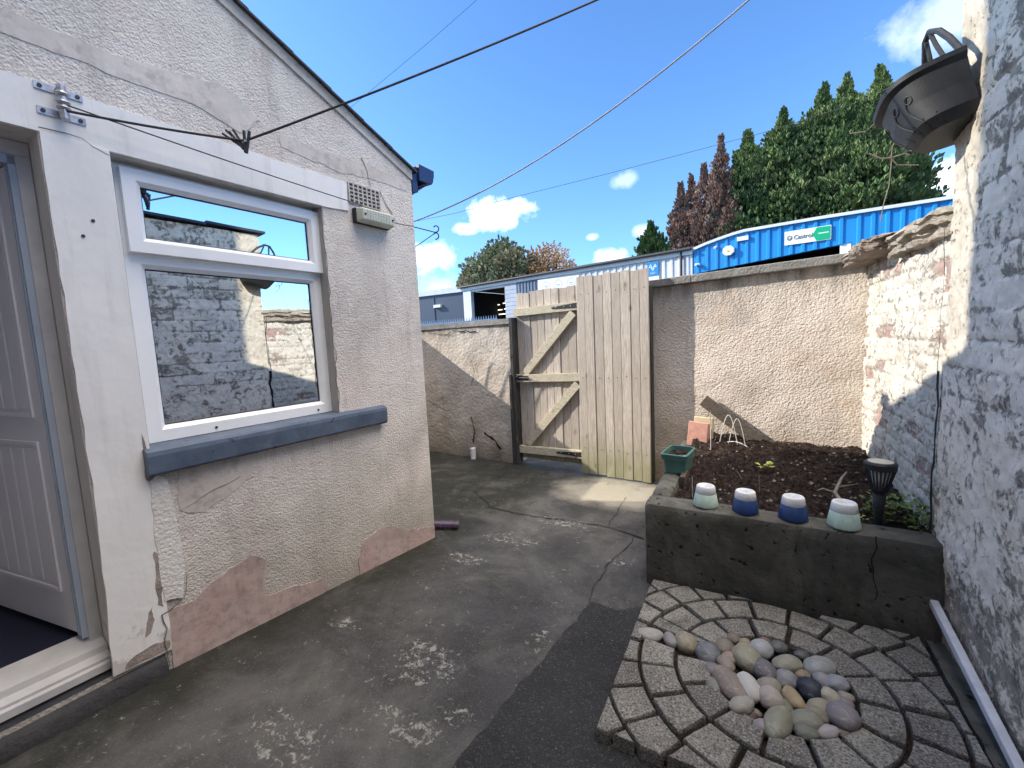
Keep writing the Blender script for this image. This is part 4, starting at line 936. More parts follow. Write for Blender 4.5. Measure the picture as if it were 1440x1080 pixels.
# cracks on the house
mb = MB(); wallcrack(hs, HF, [(-1.72, .07), (-1.715, .2), (-1.705, .36), (-1.62, .40), (-1.60, .5)], .004, .0175, 2, 'ventdark'); wallcrack(hs, HF, [(-1.60, .80), (-1.45, .86), (-1.33, .88)], .0022, .0058, 5, 'ventdark')
wallcrack(hs, HF, [(-1.86, 2.36), (-1.75, 2.36), (-1.68, 2.32)], .004, .0142, 6, 'ventdark');  wallcrack(hs, HF, [(-.42, 2.70), (-.40, 2.63), (-.38, 2.55)], .007, .005, 8, 'ventdark')
wallcrack(hs, HF, [(-.30, 2.53), (-.24, 2.46), (-.18, 2.37)], .006, .005, 9, 'ventdark'); wallcrack(hs, HF, [(-.74, 2.34), (-.742, 1.9), (-.738, 1.5), (-.74, 1.12)], .004, .0035, 11, 'ventdark')
# verge: mortar bed + slates + roof
mb = MB()
for s0, s1 in ((0, RG), (RG, -4.5)):
    n_ = 16
    for k in range(n_):
        a = s0+(s1-s0)*k/n_; b = s0+(s1-s0)*(k+1)/n_
        mb.hexa([HF(a, .0, rake(a)-.055), HF(b, .0, rake(b)-.055), HF(b, .012, rake(b)-.055), HF(a, .012, rake(a)-.055), HF(a, .0, rake(a)+.005), HF(b, .0, rake(b)+.005), HF(b, .016, rake(b)+.005), HF(a, .016, rake(a)+.005)])
build('verge_mortar', mb, M['smooth_repair'], hs)
mb = MB()
for s0, s1, sg in ((.03, RG, -1), (RG, -4.6, -1)):
    k = 0; s = s0
    while s > s1:
        e = max(s-.22, s1); up = .0
        za, zb2 = rake(min(s, 0))-(.415*max(s, 0)), rake(e)
        if s0 > 0: mb.hexa([HF(s, -1.25, za+.008), HF(s, .04, za+.008), HF(e-.05, .04, zb2+.024), HF(e-.05, -1.25, zb2+.024), HF(s, -1.25, za+.02), HF(s, .04, za+.02), HF(e-.05, .04, zb2+.034), HF(e-.05, -1.25, zb2+.034)])
        else: mb.hexa([HF(s, -1.25, za+.02), HF(s, .04, za+.02), HF(e, .04, zb2+.006), HF(e, -1.25, zb2+.006), HF(s, -1.25, za+.034), HF(s, .04, za+.034), HF(e, .04, zb2+.018), HF(e, -1.25, zb2+.018)])
        s = e
build('roof', mb, M['slate'], hs)
# boxed eave + gutter at the far corner
mb = MB(); mb.outline(HF, [(0.001, 2.60), (.055, 2.615), (.055, 2.80), (.001, 2.775)], -1.25, .010); fa = build('fascia', mb, M['navy'], hs, bevel=.003)
mb = MB(); mb.outline(HF, [(.055, 2.695), (.185, 2.70), (.20, 2.72), (.205, 2.745), (.212, 2.76), (.215, 2.805), (.06, 2.812)], -1.25, .030); build('gutter', mb, M['navy'], hs, bevel=.003)
mb = MB(); mb.outline(HF, [(.002, 2.585), (.15, 2.688), (.15, 2.694), (.002, 2.599)], -1.25, .004); build('soffit', mb, M['navyw'], hs)
# sill
mb = MB(); sp_ = [(-1.705, -.02), (-.425, -.02), (-.425, .062), (-1.705, .062)]
zs0, zs1 = .995, 1.112
n_ = 40; A = []
for k in range(n_+1):
    s = -1.70+1.275*k/n_; w = (float(fbm(s*9, 3, 2))-.5)*.006
    A.append([HF(s, -.09, zs1+.004), HF(s, .045, zs1-.002+w), HF(s, .060, zs1-.012+w), HF(s, .064, zs1-.03), HF(s, .062+w, zs0+.012), HF(s, .052, zs0+w), HF(s, .0, zs0)])
mb = MB(); A = np.array(A); mb.grid(A); mb.face(A[0]); mb.face(A[-1]); build('window_sill', mb, M['sill'], hs)
# ---- window
wd = build('window', MB(), M['upvc'], hs) if 0 else None
def frame_ring(mb, a0, a1, z0, z1, w, n0, n1, bev=.0):
    # mitred frame with a chamfered inner lip
    O = [(a0, z0), (a1, z0), (a1, z1), (a0, z1)]; I = [(a0+w, z0+w), (a1-w, z0+w), (a1-w, z1-w), (a0+w, z1-w)]; w2 = w+.018; J = [(a0+w2, z0+w2), (a1-w2, z0+w2), (a1-w2, z1-w2), (a0+w2, z1-w2)]
    for k in range(4):
        q = (k+1) % 4
        mb.face([HF(O[k][0], n1, O[k][1]), HF(O[q][0], n1, O[q][1]), HF(I[q][0], n1, I[q][1]), HF(I[k][0], n1, I[k][1])])
        mb.face([HF(I[k][0], n1, I[k][1]), HF(I[q][0], n1, I[q][1]), HF(J[q][0], n1-.018, J[q][1]), HF(J[k][0], n1-.018, J[k][1])])
        mb.face([HF(J[k][0], n1-.018, J[k][1]), HF(J[q][0], n1-.018, J[q][1]), HF(J[q][0], n0, J[q][1]), HF(J[k][0], n0, J[k][1])])
        mb.face([HF(O[k][0], n1, O[k][1]), HF(O[q][0], n1, O[q][1]), HF(O[q][0], n0, O[q][1]), HF(O[k][0], n0, O[k][1])])
    return J
wa0, wa1, wz0, wz1 = -1.650, -.728, 1.118, 2.322
mb = MB(); mb.box(HF, WO[0], wa0+.001, -.12, -.095, WO[2], WO[3]); mb.box(HF, wa1-.001, WO[1], -.12, -.095, WO[2], WO[3]); mb.box(HF, wa0, wa1, -.12, -.095, wz1-.001, WO[3])
MID = 1.955
frame_ring(mb, wa0, wa1, wz0, MID+.012, .052, -.125, -.075); frame_ring(mb, wa0, wa1, MID-.012+.003, wz1, .030, -.125, -.073)
wf = build('window', mb, M['upvc'], hs, recalc=True)
mb = MB(); J = frame_ring(mb, wa0+.014, wa1-.010, MID+.004, wz1-.012, .048, -.10, -.040); sash = build('top_sash', mb, M['upvc'], wf)
def pane(J, n, name, par):
    mb = MB(); (a0, z0), (a1, z1) = J[0], J[2]; mb.outline(HF, [(a0-.004, z0-.004), (a1+.004, z0-.004), (a1+.004, z1+.004), (a0-.004, z1+.004)], n-.006, n); build(name, mb, M['glass'], par)
    mb = MB(); e = .005
    for r in ((a0, a0+e, z0, z1), (a1-e, a1, z0, z1), (a0, a1, z0, z0+e), (a0, a1, z1-e, z1)): mb.box(HF, r[0], r[1], n-.001, n+.004, r[2], r[3])
    build('gasket', mb, M['gasket'], par)
pane(J, -.070, 'pane', wf)
w2 = .07; J2 = [(wa0+w2, wz0+w2), 0, (wa1-w2, MID+.012-w2)]
pane([(wa0+.07, wz0+.07), 0, (wa1-.07, MID+.012-.07)], -.105, 'pane', wf)
mb = MB()
for s in (-1.38, -.83): mb = MB(); mb.tube([HF(s, -.076, wz0+.022), HF(s, -.070, wz0+.022)], .006, 10); build('screw_cap', mb, M['gasket'], wf)
# lace trim just inside the glass
mb = MB(); zb0 = wz0+.074
for k in range(11):
    s = -1.575+k*.073
    for a, b in (((s, zb0+.003), (s+.036, zb0+.05)), ((s+.036, zb0+.05), (s+.073, zb0+.003)), ((s+.036, zb0), (s+.036, zb0+.062)), ((s+.018, zb0+.004), (s+.036, zb0+.034)), ((s+.036, zb0+.034), (s+.054, zb0+.004))):
        mb.tube([HF(a[0], -.118, a[1]), HF(b[0], -.118, b[1])], .0022, 4)
lt = build('lace_trim', mb, M['signwhite'], wf)
mb = MB(); mb.box(HF, WO[0]-.15, WO[1]+.3, -1.0, -.99, .6, 2.6); mb.box(HF, WO[0]-.15, WO[1]+.3, -.99, -.14, .60, .61); mb.box(HF, WO[0]-.15, WO[1]+.3, -.99, -.14, 2.6, 2.61); mb.box(HF, WO[0]-.16, WO[0]-.15, -.99, -.14, .6, 2.6); mb.box(HF, WO[1]+.3, WO[1]+.31, -.99, -.14, .6, 2.6)
build('room', mb, M['dark_in'], hs)
# ---- door
dr = None
mb = MB(); d0 = -2.80; 
mb.box(HF, -1.915, -1.873, -.215, -.145, .30, 2.29); mb.box(HF, -2.83, d0+.03, -.215, -.145, .30, 2.29); mb.box(HF, -2.83, -1.873, -.215, -.145, 2.29, 2.344)
dfm = build('door_frame', mb, M['upvc_dirty'], hs, bevel=.004)
mb = MB(); mb.box(HF, -1.935, -1.9155, -.24, -.150, .335, 2.285); mb.box(HF, -2.79, -1.916, -.24, -.150, 2.255, 2.289); build('frame_lining', mb, M['door_edge'], dfm)
mb = MB(); A_ = [(-.14, .20), (-.035, .215), (-.035, .245), (-.05, .25), (-.05, .262), (-.085, .275), (-.09, .30), (-.215, .33), (-.215, .20)]
mb.prism([HF(-2.84, n, z) for n, z in A_], [HF(-1.875, n, z) for n, z in A_]); build('threshold', mb, M['upvc_dirty'], hs)
mb = MB(); n2_ = 24; A = []
for k in range(n2_+1):
    s = -3.6+(1.885)*k/n2_; w = (float(fbm(s*7, 9, 2))-.5)*.012
    A.append([HF(s, -.2, .222), HF(s, -.05, .205), HF(s, .015+w, .172), HF(s, .030+w, .155), HF(s, .036+w, .10), HF(s, .038+w, -.05)])
A = np.array(A); mb.grid(A); mb.face(A[-1]); M['step'] = simple('sooty_concrete_step', (.040, .038, .042), .8, .5, 9, .6, .01); build('door_step', mb, M['step'], hs, smooth=True)
# leaf, swung inwards on its right-hand hinge
LF = Fr(HF(-1.938, -.175, 0), tuple(-np.array(HF.ex)*.22-np.array(HF.ey)*.975), tuple(-np.array(HF.ex)*.975+np.array(HF.ey)*.22))
mb = MB(); mb.box(LF, 0, .80, -.045, 0, .355, 2.25); leaf = build('door', mb, M['door'], hs, bevel=.004)
mb = MB(); mb.box(LF, -.008, -.0005, -.05, .004, .350, 2.255); build('edge_seal', mb, M['door_edge'], leaf)
mb = MB()
gz0, gz1 = .52, 1.18
for zz0, zz1 in ((.55, 1.16), (1.30, 2.12)):
    a0_, a1_ = .10, .70; n_ = 6; wg = (a1_-a0_)/n_
    for k in range(n_):
        mb.prism([LF(a0_+k*wg+.003, .0, zz0+.01), LF(a0_+(k+1)*wg-.003, .0, zz0+.01), LF(a0_+(k+1)*wg-.003, .0, zz1-.01), LF(a0_+k*wg+.003, .0, zz1-.01)], [LF(a0_+k*wg+.006, .005, zz0+.016), LF(a0_+(k+1)*wg-.006, .005, zz0+.016), LF(a0_+(k+1)*wg-.006, .005, zz1-.016), LF(a0_+k*wg+.006, .005, zz1-.016)])
    for r in ((a0_-.025, a0_-.005, zz0-.02, zz1+.02), (a1_+.005, a1_+.025, zz0-.02, zz1+.02)): mb.box(LF, r[0], r[1], 0, .008, r[2], r[3])
    mb.box(LF, a0_-.005, a1_+.005, 0, .008, zz0-.02, zz0-.002); mb.box(LF, a0_-.005, a1_+.005, 0, .008, zz1+.002, zz1+.02)
build('moulded_panel', mb, M['door'], leaf, bevel=.002)
mb = MB(); mb.box(HF, -3.2, -1.875, -1.18, -.217, .30, .322); build('doormat_carpet', mb, M['carpet'], hs)
mb = MB(); mb.box(HF, -3.25, -1.60, -1.19, -1.18, .3, 2.5); mb.box(HF, -1.865, -1.86, -1.18, -.3, .3, 2.5); mb.box(HF, -3.25, -1.86, -1.18, -.3, 2.5, 2.51); mb.box(HF, -3.26, -3.25, -1.18, -.3, .3, 2.5); build('hallway', mb, M['upvc'], hs)
# screw holes with rust halos
mb = MB()
for s, z in ((-1.79, 1.985), (-1.755, 2.05)): mb = MB(); mb.tube([HF(s, .013, z), HF(s, .0165, z)], .006, 10); build('screw_plug', mb, M['iron'], hs)
# ---- air vent
av = thing('air_vent', 'grimy white square-grid air vent brick above the bulkhead lamp', 'vent', HF(-.42, 0, 2.46))
mb = MB(); mb.box(HF, -.545, -.305, .001, .003, 2.405, 2.53); build('recess', mb, M['ventdark'], av)
mb = MB()
for k in range(8): s = -.543+k*.0335; mb.box(HF, s-.0045, s+.0045, .003, .010, 2.405, 2.53)
for k in range(6): z = 2.408+k*.024; mb.box(HF, -.545, -.305, .003, .009, z-.0035, z+.0035)
build('grille', mb, M['vent'], av)
# ---- bulkhead lamp
bh = thing('bulkhead_lamp', 'yellowed rectangular bulkhead lamp fixed below the air vent', 'lamp', HF(-.38, 0, 2.33))
mb = MB(); mb.box(HF, -.53, -.255, .001, .035, 2.285, 2.375); build('backplate', mb, M['gasket'], bh, bevel=.005)
mb = MB(); mb.hexa([HF(-.528, .035, 2.283), HF(-.257, .035, 2.283), HF(-.270, .092, 2.293), HF(-.515, .092, 2.293), HF(-.528, .035, 2.377), HF(-.257, .035, 2.377), HF(-.270, .092, 2.368), HF(-.515, .092, 2.368)]); lens_ = build('lens', mb, M['bulkhead'], bh, bevel=.010)
mb = MB()
for i in range(9):
    for j in range(5):
        s = -.478+i*.021; z = 2.305+j*.0125; p = HF(s, .0925, z); mb.box(HF, s-.0065, s+.0065, .092, .0945, z-.0035, z+.0035)
build('prism_ribs', mb, M['bulkhead'], lens_)
mb = MB()
for s in (-.500, -.284): mb = MB(); mb.tube([HF(s, .092, 2.33), HF(s, .097, 2.33)], .007, 10); build('screw', mb, M['iron'], bh)
# ---- line bracket
lb = thing('line_bracket', 'galvanised double washing-line bracket screwed to the white lintel band', 'bracket', HF(-1.80, 0, 2.46))
mb = MB()
for z in (2.512, 2.425):
    mb.box(HF, -1.865, -1.735, .0085, .013, z-.013, z+.013)
    mb.tube([HF(-1.80, .013, z), HF(-1.80, .055, z)], .012, 10)
mb.tube([HF(-1.80, .045, 2.52), HF(-1.80, .05, 2.40)], .014, 10)
for z in (2.49, 2.46, 2.44): mb.lathe(HF(-1.80, .047, z), [(.016, -.008), (.021, 0), (.016, .008)], 14)
build('plates', mb, M['steel'], lb)
mb = MB()
for z in (2.512, 2.425):
    for s in (-1.85, -1.75): mb = MB(); mb.tube([HF(s, .013, z), HF(s, .017, z)], .007, 8); build('screw', mb, M['iron'], lb)
# ---- washing lines
def sag(a, b, s, n=28):
    a = np.array(a, float); b = np.array(b, float); return [tuple(a+(b-a)*t-np.array([0, 0, s*4*t*(1-t)])) for t in np.linspace(0, 1, n)]
br = HF(-1.80, .055, 2.430); pegp = C+pray(345, 198)*1.90; endl = C+pray(950, -50)*2.95
# depth of the peg chosen on the vertical plane of the line
nv_ = np.cross(np.array(endl)-np.array(br), [0, 0, 1.]); dp = pray(345, 198); pegp = C+dp*(np.dot(np.array(br)-C, nv_)/np.dot(dp, nv_))
mb = MB(); mb.tube(sag(br, pegp, .006, 12)+sag(pegp, endl, .02)[1:], .0048, 8); wl = solo('washing_line', mb, M['wire'], 'thick washing line from the wall bracket carrying the pegs', 'washing line', br)
mb = MB(); a = HF(-1.79, .06, 2.45); b = HF(-.52, .07, 2.385); c = HF(-.02, .012, 2.36)
mb.tube(sag(a, b, .006, 20)+sag(HF(-.25, .05, 2.335), c, .003, 8)[0:], .0028, 6); solo('lamp_cable', mb, M['cable'], 'thin cable strung along the house wall past the bulkhead lamp', 'cable', a)
a3 = C+pray(575, 314)*3.45; b3 = C+pray(1085, -28)*3.0
mb = MB(); mb.tube([tuple(x) for x in sag(a3, b3, .13, 40)], .0045, 8); M['paleline'] = simple('grey_plastic_line', (.42, .42, .43), .5); solo('washing_line', mb, M['paleline'], 'sagging washing line from behind the house corner to upper right', 'washing line', tuple(a3))
h0 = C+pray(613, 327)*3.55; mb = MB()
mb.tube([tuple(C+pray(570, 316)*3.4), tuple(h0)], .004, 6); mb.tube([tuple(C+pray(570, 356)*3.6), tuple(C+pray(590, 343)*3.58), tuple(h0)], .003, 6)
for du, dv_, k in ((0, -5, 1), (0, 5, -1)):
    P = [tuple(C+pray(613+4*math.cos(t), 327+dv_+4.5*math.sin(t))*3.55) for t in np.linspace(-2.6, 1.8, 10)]; mb.tube(P, .0045, 6)
solo('line_hook', mb, M['wire'], 'small double hook held by two wires beyond the house corner', 'hook', tuple(h0))
# pegs
rt_ = np.array(right); dn2 = np.array(dn); fw2 = np.array(fw); pk = pegp
def peg(ang, off, label, spread=.16):
    t = thing('clothes_peg', label, 'clothes peg', tuple(pk+rt_*off[0]+dn2*off[1]), 'dark clothes pegs on the washing line')
    o = np.array(t.location)
    for sg in (-1, 1):
        mb = MB(); a_ = ang+sg*spread*.5; d = rt_*math.sin(a_)-dn2*math.cos(a_); q = rt_*math.cos(a_)+dn2*math.sin(a_); c_ = o+q*sg*.006+fw2*sg*.001
        P = []
        for e, w in ((-.045, .004), (.045, .004)):
            for s1, s2 in ((-1, -1), (1, -1), (1, 1), (-1, 1)): P.append(tuple(c_+d*e+q*w*s1+fw2*.006*s2))
        mb.hexa(P); build('jaw', mb, M['blackplastic'], t, bevel=.002)
    mb = MB(); mb.tube([tuple(o-fw2*.008), tuple(o+fw2*.008)], .006, 8); build('spring', mb, M['steel'], t)
peg(-.90, (-.050, -.008), 'dark clothes peg tilted to the left on the thick line')
peg(-.62, (-.030, -.004), 'dark clothes peg leaning between the tilted one and the upright one', .1)
peg(.03, (.004, .004), 'dark clothes peg hanging upright at the bend of the thick line', .2)
# ---- hanging half basket on the tall wall
bk = thing('wall_basket', 'empty black plastic half-basket planter hung high on the right wall', 'wall planter', (.79, 2.58, 2.3))
wx = .785
bk.rotation_euler = (-.20, -.20, 0); bk.location.x += .022
def halfring(cy, z, ry, rx, n=48, flat=.0):
    out = []
    for k in range(n+1):
        t = math.pi*k/n; c, s = math.cos(t), math.sin(t); e = .62
        out.append((wx-rx*(abs(s)**e), cy-ry*math.copysign(abs(c)**e, c), z))
    return out
cyr, cyb = 2.62, 2.60
prof = [(.115, .150, 2.305, cyb), (.150, .178, 2.345, cyb), (.175, .205, 2.43, cyr), (.190, .222, 2.52, cyr), (.205, .245, 2.535, cyr), (.207, .248, 2.555, cyr), (.196, .235, 2.555, cyr), (.184, .215, 2.52, cyr), (.168, .195, 2.43, cyr), (.14, .168, 2.345, cyb), (.105, .140, 2.315, cyb)]
mb = MB(); A = np.array([halfring(cy, z, ry, rx) for ry, rx, z, cy in prof]); mb.grid(A); mb.face(A[0]); mb.face(A[-1]); build('bowl', mb, M['blackplastic'], bk, smooth=False)
mb = MB(); mb.outline(Fr((wx, 0, 0), (0, 1, 0), (-1, 0, 0)), [(2.49, 2.305), (2.71, 2.305), (2.80, 2.50), (2.82, 2.56), (2.42, 2.56), (2.44, 2.50)], .001, .008)
# loop-shaped hanger above the rim
def loop(cy, cz, a, b, r, rot=0, n=22): return [(wx-.012, cy+a*math.cos(t)*math.cos(rot)-b*math.sin(t)*math.sin(rot), cz+a*math.cos(t)*math.sin(rot)+b*math.sin(t)*math.cos(rot)) for t in np.linspace(0, 2*math.pi, n)]
build('back_plate', mb, M['blackplastic'], bk)
mb = MB()
mb.tube([(wx-.012, 2.43, 2.555), (wx-.014, 2.47, 2.65), (wx-.012, 2.53, 2.74), (wx-.012, 2.60, 2.80), (wx-.012, 2.66, 2.80), (wx-.012, 2.72, 2.74), (wx-.014, 2.77, 2.65), (wx-.012, 2.81, 2.555)], .012, 8)
mb.tube([(wx-.012, 2.50, 2.555), (wx-.012, 2.56, 2.64), (wx-.012, 2.585, 2.72), (wx-.012, 2.60, 2.80)], .009, 8); mb.tube([(wx-.012, 2.74, 2.555), (wx-.012, 2.69, 2.64), (wx-.012, 2.665, 2.72), (wx-.012, 2.65, 2.80)], .009, 8)
build('hanger', mb, M['blackplastic'], bk)
# embossed flower stems on the bowl
mb = MB()
def onbowl(k, z):   # k in 0..1 along the half ring (0 near camera), z height
    z_ = np.clip(2.31+(z-2.235)*.74, 2.305, 2.52); zs = [p[2] for p in prof[:4]]; ry = np.interp(z_, zs, [p[0] for p in prof[:4]]); rx = np.interp(z_, zs, [p[1] for p in prof[:4]]); cy = np.interp(z_, zs, [p[3] for p in prof[:4]])
    t = math.pi*k; c, s = math.cos(t), math.sin(t); e = .62; return (wx-rx*(abs(s)**e)-.003, cy-ry*math.copysign(abs(c)**e, c), z_)
for kk in (.28, .42, .58):
    mb = MB()
    mb.tube([onbowl(kk+.05*math.sin(t*3), 2.28+.18*t) for t in np.linspace(0, 1, 10)], .0028, 5)
    mb.tube([onbowl(kk+.03*math.cos(t), 2.44+.022*math.sin(t)) for t in np.linspace(0, 6.28, 14)], .002, 5)
    build('embossed_flower', mb, M['blackplastic'], bk)
for t0 in np.linspace(.05, .95, 9): mb = MB(); mb.tube([onbowl(t0, 2.25), onbowl(t0, 2.30)], .0025, 5); build('rib', mb, M['blackplastic'], bk)
mb = MB(); mb.tube([onbowl(.6, 2.3), (.70, 2.75, 2.44), (.62, 2.72, 2.30), (.60, 2.74, 2.12), (.585, 2.76, 2.02)], .002, 5) if 0 else None
P = [tuple(C+pray(u, v)*3.0) for u, v in ((1255, 205), (1253, 235), (1250, 262), (1243, 285), (1238, 312))]; mb.tube(P, .0025, 5)
mb.tube([tuple(C+pray(u, v)*3.0) for u, v in ((1222, 216), (1240, 223), (1253, 222), (1272, 216), (1280, 218))], .0035, 5); mb.tube([tuple(C+pray(u, v)*3.0) for u, v in ((1262, 192), (1256, 205), (1253, 222), (1262, 232), (1292, 232))], .0028, 5); mb.tube([tuple(C+pray(u, v)*3.0) for u, v in ((1195, 188), (1218, 185), (1232, 172), (1250, 168), (1285, 175))], .0025, 5)
solo('dry_vine', mb, M['twig'], 'dry twiggy vine tendrils dangling below the wall basket', 'vine', tuple(C+pray(1285, 175)*3.0))
# ---- broom head behind the corner
gx, gy = gr(632, 742); bh_ = thing('broom', 'purple-bristled broom head lying on the ground past the house corner', 'broom', (gx, gy, 0))
BR = Fr((gx, gy, 0), (math.cos(.35), math.sin(.35), 0), (-math.sin(.35), math.cos(.35), 0))
mb = MB(); mb.box(BR, -.22, .085, -.03, .025, .012, .045); build('bristles', mb, M['brush'], bh_, bevel=.006)
mb = MB(); mb.box(BR, -.22, .08, .025, .045, .012, .045); build('stock', mb, M['postwood'], bh_)
mb = MB()
for k in range(160):
    a = random.uniform(-.2, .09); mb.tube([BR(a, -.02, random.uniform(.02, .045)), BR(a+random.uniform(-.01, .015), -.055, random.uniform(.012, .055))], .0015, 3)
build('bristle_tips', mb, M['brush'], bh_)
# ------------------------------------------------------------------ MAIN HOUSE (mostly behind the camera; throws the tall shade)
mh = thing('main_house', 'two-storey rendered terrace house at the near end of the yard', 'house', (0, -4, 0))
mb = MB(); mb.box(W, -6.95, 6, -8, -.25, 0, 7.6); build('wall', mb, M['house'], mh)
mb = MB(); A = [(-6.95, -8.1, 7.6), (6.1, -8.1, 7.6), (6.1, -4.1, 9.8), (-6.95, -4.1, 9.8)]; B = [(-6.95, -.2, 7.6), (6.1, -.2, 7.6), (6.1, -4.1, 9.8), (-6.95, -4.1, 9.8)]
mb.prism([(x, y, z+.01) for x, y, z in A], [(x, y, z+.1) for x, y, z in A]); mb.prism([(x, y, z+.01) for x, y, z in B], [(x, y, z+.1) for x, y, z in B]); build('roof', mb, M['slate'], mh)
mb = MB(); mb.box(W, -1.0, .2, -.248, -.23, 4.0, 5.2); mwf = build('window', mb, M['upvc'], mh); mb = MB(); mb.box(W, -.92, .12, -.229, -.225, 4.08, 5.12); build('pane', mb, M['glass'], mwf)
# ------------------------------------------------------------------ WORKSHOPS
def ribs(mb, x0, x1, z0, z1, n, pitch=.33, d=.04, w=.09):
    s = FS(x0)+pitch/2
    while s < FS(x1):
        za = z0(s) if callable(z0) else z0; zb_ = z1(s) if callable(z1) else z1
        mb.prism([FF(s-w, n, za), FF(s-w/2, n+d, za), FF(s+w/2, n+d, za), FF(s+w, n, za)], [FF(s-w, n, zb_), FF(s-w/2, n+d, zb_), FF(s+w/2, n+d, zb_), FF(s+w, n, zb_)]); s += pitch
ww = thing('white_workshop', 'long low white-clad workshop with dark corrugated roof behind the gate', 'workshop', FF(FS(-8), 0, 0))
mb = MB(); mb.box(FF, FS(-9.75), FS(-2.0), -.2, 0, 0, 4.72); mb.box(FF, FS(-15.5), FS(-9.75), -.2, -.02, 4.72, 4.74); ribs(mb, -7.2, -2.0, 2.5, 4.70, 0); build('cladding', mb, M['whitecl'], ww)
mb = MB(); mb.box(FF, FS(-15.6), FS(-1.98), -.15, .12, 4.72, 4.95); build('fascia', mb, M['trim'], ww)
mb = MB(); s = FS(-15.8)
while s < FS(-1.98):
    mb.prism([FF(s, .22, 4.95), FF(s+.075, .22, 5.02), FF(s+.15, .22, 4.95), FF(s+.15, .22, 4.9), FF(s, .22, 4.9)], [FF(s, -9, 6.35), FF(s+.075, -9, 6.42), FF(s+.15, -9, 6.35), FF(s+.15, -9, 6.3), FF(s, -9, 6.3)]); s += .15
build('roof', mb, M['roofdark'], ww)
mb = MB(); mb.box(FF, FS(-15.7), FS(-2.0), -.1, .20, 4.90, 4.93); mb.tube([FF(FS(-15.7), .24, 4.93), FF(FS(-2), .24, 4.93)], .055, 8); mb.tube([FF(FS(-2.42), .1, 4.9), FF(FS(-2.42), .1, 0)], .05, 8); build('gutter', mb, M['roofdark'], ww)
mb = MB(); mb.box(FF, FS(-15.45), FS(-14.8), -.2, .05, 0, 4.72); mb.box(FF, FS(-14.8), FS(-12.15), -.2, 0, 4.60, 4.72); build('door_post', mb, M['trim'], ww)
mb = MB(); mb.box(FF, FS(-12.12), FS(-11.27), -.3, .03, 0, 4.72)
pb = build('block_pillar', mb, M['paintbrick'], ww); mb = MB()
for k in range(20): z = .1+k*.225; mb.box(FF, FS(-12.12), FS(-11.27), .03, .034, z, z+.02)
build('mortar_joints', mb, M['slatecl'], pb)
mb = MB(); mb.box(FF, FS(-11.27), FS(-9.76), -.2, .0, 0, 4.72); ribs(mb, -11.2, -9.8, 2.5, 4.66, 0, .22); build('grey_panel', mb, M['slatecl'], ww)
mb = MB(); mb.box(FF, FS(-14.9), FS(-12.0), -6, -5.9, 0, 4.7); mb.box(FF, FS(-15.4), FS(-15.3), -6, -.2, 0, 4.7); mb.box(FF, FS(-11.6), FS(-11.5), -6, -.2, 0, 4.7); mb.box(FF, FS(-15.3), FS(-11.6), -6, -.2, 4.74, 4.8); build('dark_interior', mb, M['black'], ww)
mb = MB()
for a, b, z in ((-14.1, -13.4, 3.95), (-13.1, -12.4, 4.0), (-13.9, -13.2, 3.6), (-13.0, -12.3, 3.62), (-14.9, -14.5, 3.6), (-13.5, -12.8, 3.3), (-12.9, -12.5, 4.12), (-14.9, -14.5, 3.3)):
    mb.box(FF, FS(a-1.75), FS(b-1.75), -3.0, -2.96, z+.0, z+.05)
build('strip_lights', mb, M['tube'], ww)
bwk = thing('blue_workshop', 'bright blue corrugated workshop with curved roof edge behind the back wall', 'workshop', FF(FS(3), 0, 0))
TB = [(-1.95, 4.86), (-1.5, 4.99), (-1.0, 5.10), (-.5, 5.19), (-.1, 5.24), (2.2, 5.21), (5.4, 5.11), (11, 5.0)]
def tb(s): return np.interp(s, [FS(x) for x, _ in TB], [z for _, z in TB])
def bbot(s): return np.interp(s, [FS(-1.95), FS(3.1)], [3.92, 4.28])
mb = MB(); mb.prism([FF(FS(x), 0, z) for x, z in TB]+[FF(FS(11), 0, 0), FF(FS(3.1), 0, 0), FF(FS(3.1), 0, 4.28), FF(FS(-1.7), 0, 3.94), FF(FS(-1.7), 0, 0), FF(FS(-1.95), 0, 0)], [FF(FS(x), -.2, z) for x, z in TB]+[FF(FS(11), -.2, 0), FF(FS(3.1), -.2, 0), FF(FS(3.1), -.2, 4.28), FF(FS(-1.7), -.2, 3.94), FF(FS(-1.7), -.2, 0), FF(FS(-1.95), -.2, 0)])
ribs(mb, -1.95, 3.1, bbot, lambda s: tb(s)-.03, 0, .36, .05, .08); ribs(mb, 3.1, 10.8, 2.0, lambda s: tb(s)-.03, 0, .36, .05, .08)
build('cladding', mb, M['bluecl'], bwk)
mb = MB()
for i in range(len(TB)-1):
    (a, za), (b, zb_) = TB[i], TB[i+1]; a = FS(a); b = FS(b)
    mb.hexa([FF(a, -.25, za), FF(b, -.25, zb_), FF(b, .12, zb_), FF(a, .12, za), FF(a, -.25, za+.10), FF(b, -.25, zb_+.10), FF(b, .12, zb_+.10), FF(a, .12, za+.10)])
build('roof_trim', mb, M['trim'], bwk)
mb = MB()
for i in range(len(TB)-1):
    (a, za), (b, zb_) = TB[i], TB[i+1]; a = FS(a); b = FS(b); mb.hexa([FF(a, -9, za+.2), FF(b, -9, zb_+.2), FF(b, -.25, zb_), FF(a, -.25, za), FF(a, -9, za+.3), FF(b, -9, zb_+.3), FF(b, -.25, zb_+.08), FF(a, -.25, za+.08)])
build('roof', mb, M['roofdark'], bwk)
mb = MB(); mb.box(FF, FS(2.78), FS(3.08), -.25, -.02, 0, 4.27); build('door_jamb', mb, M['signwhite'], bwk)
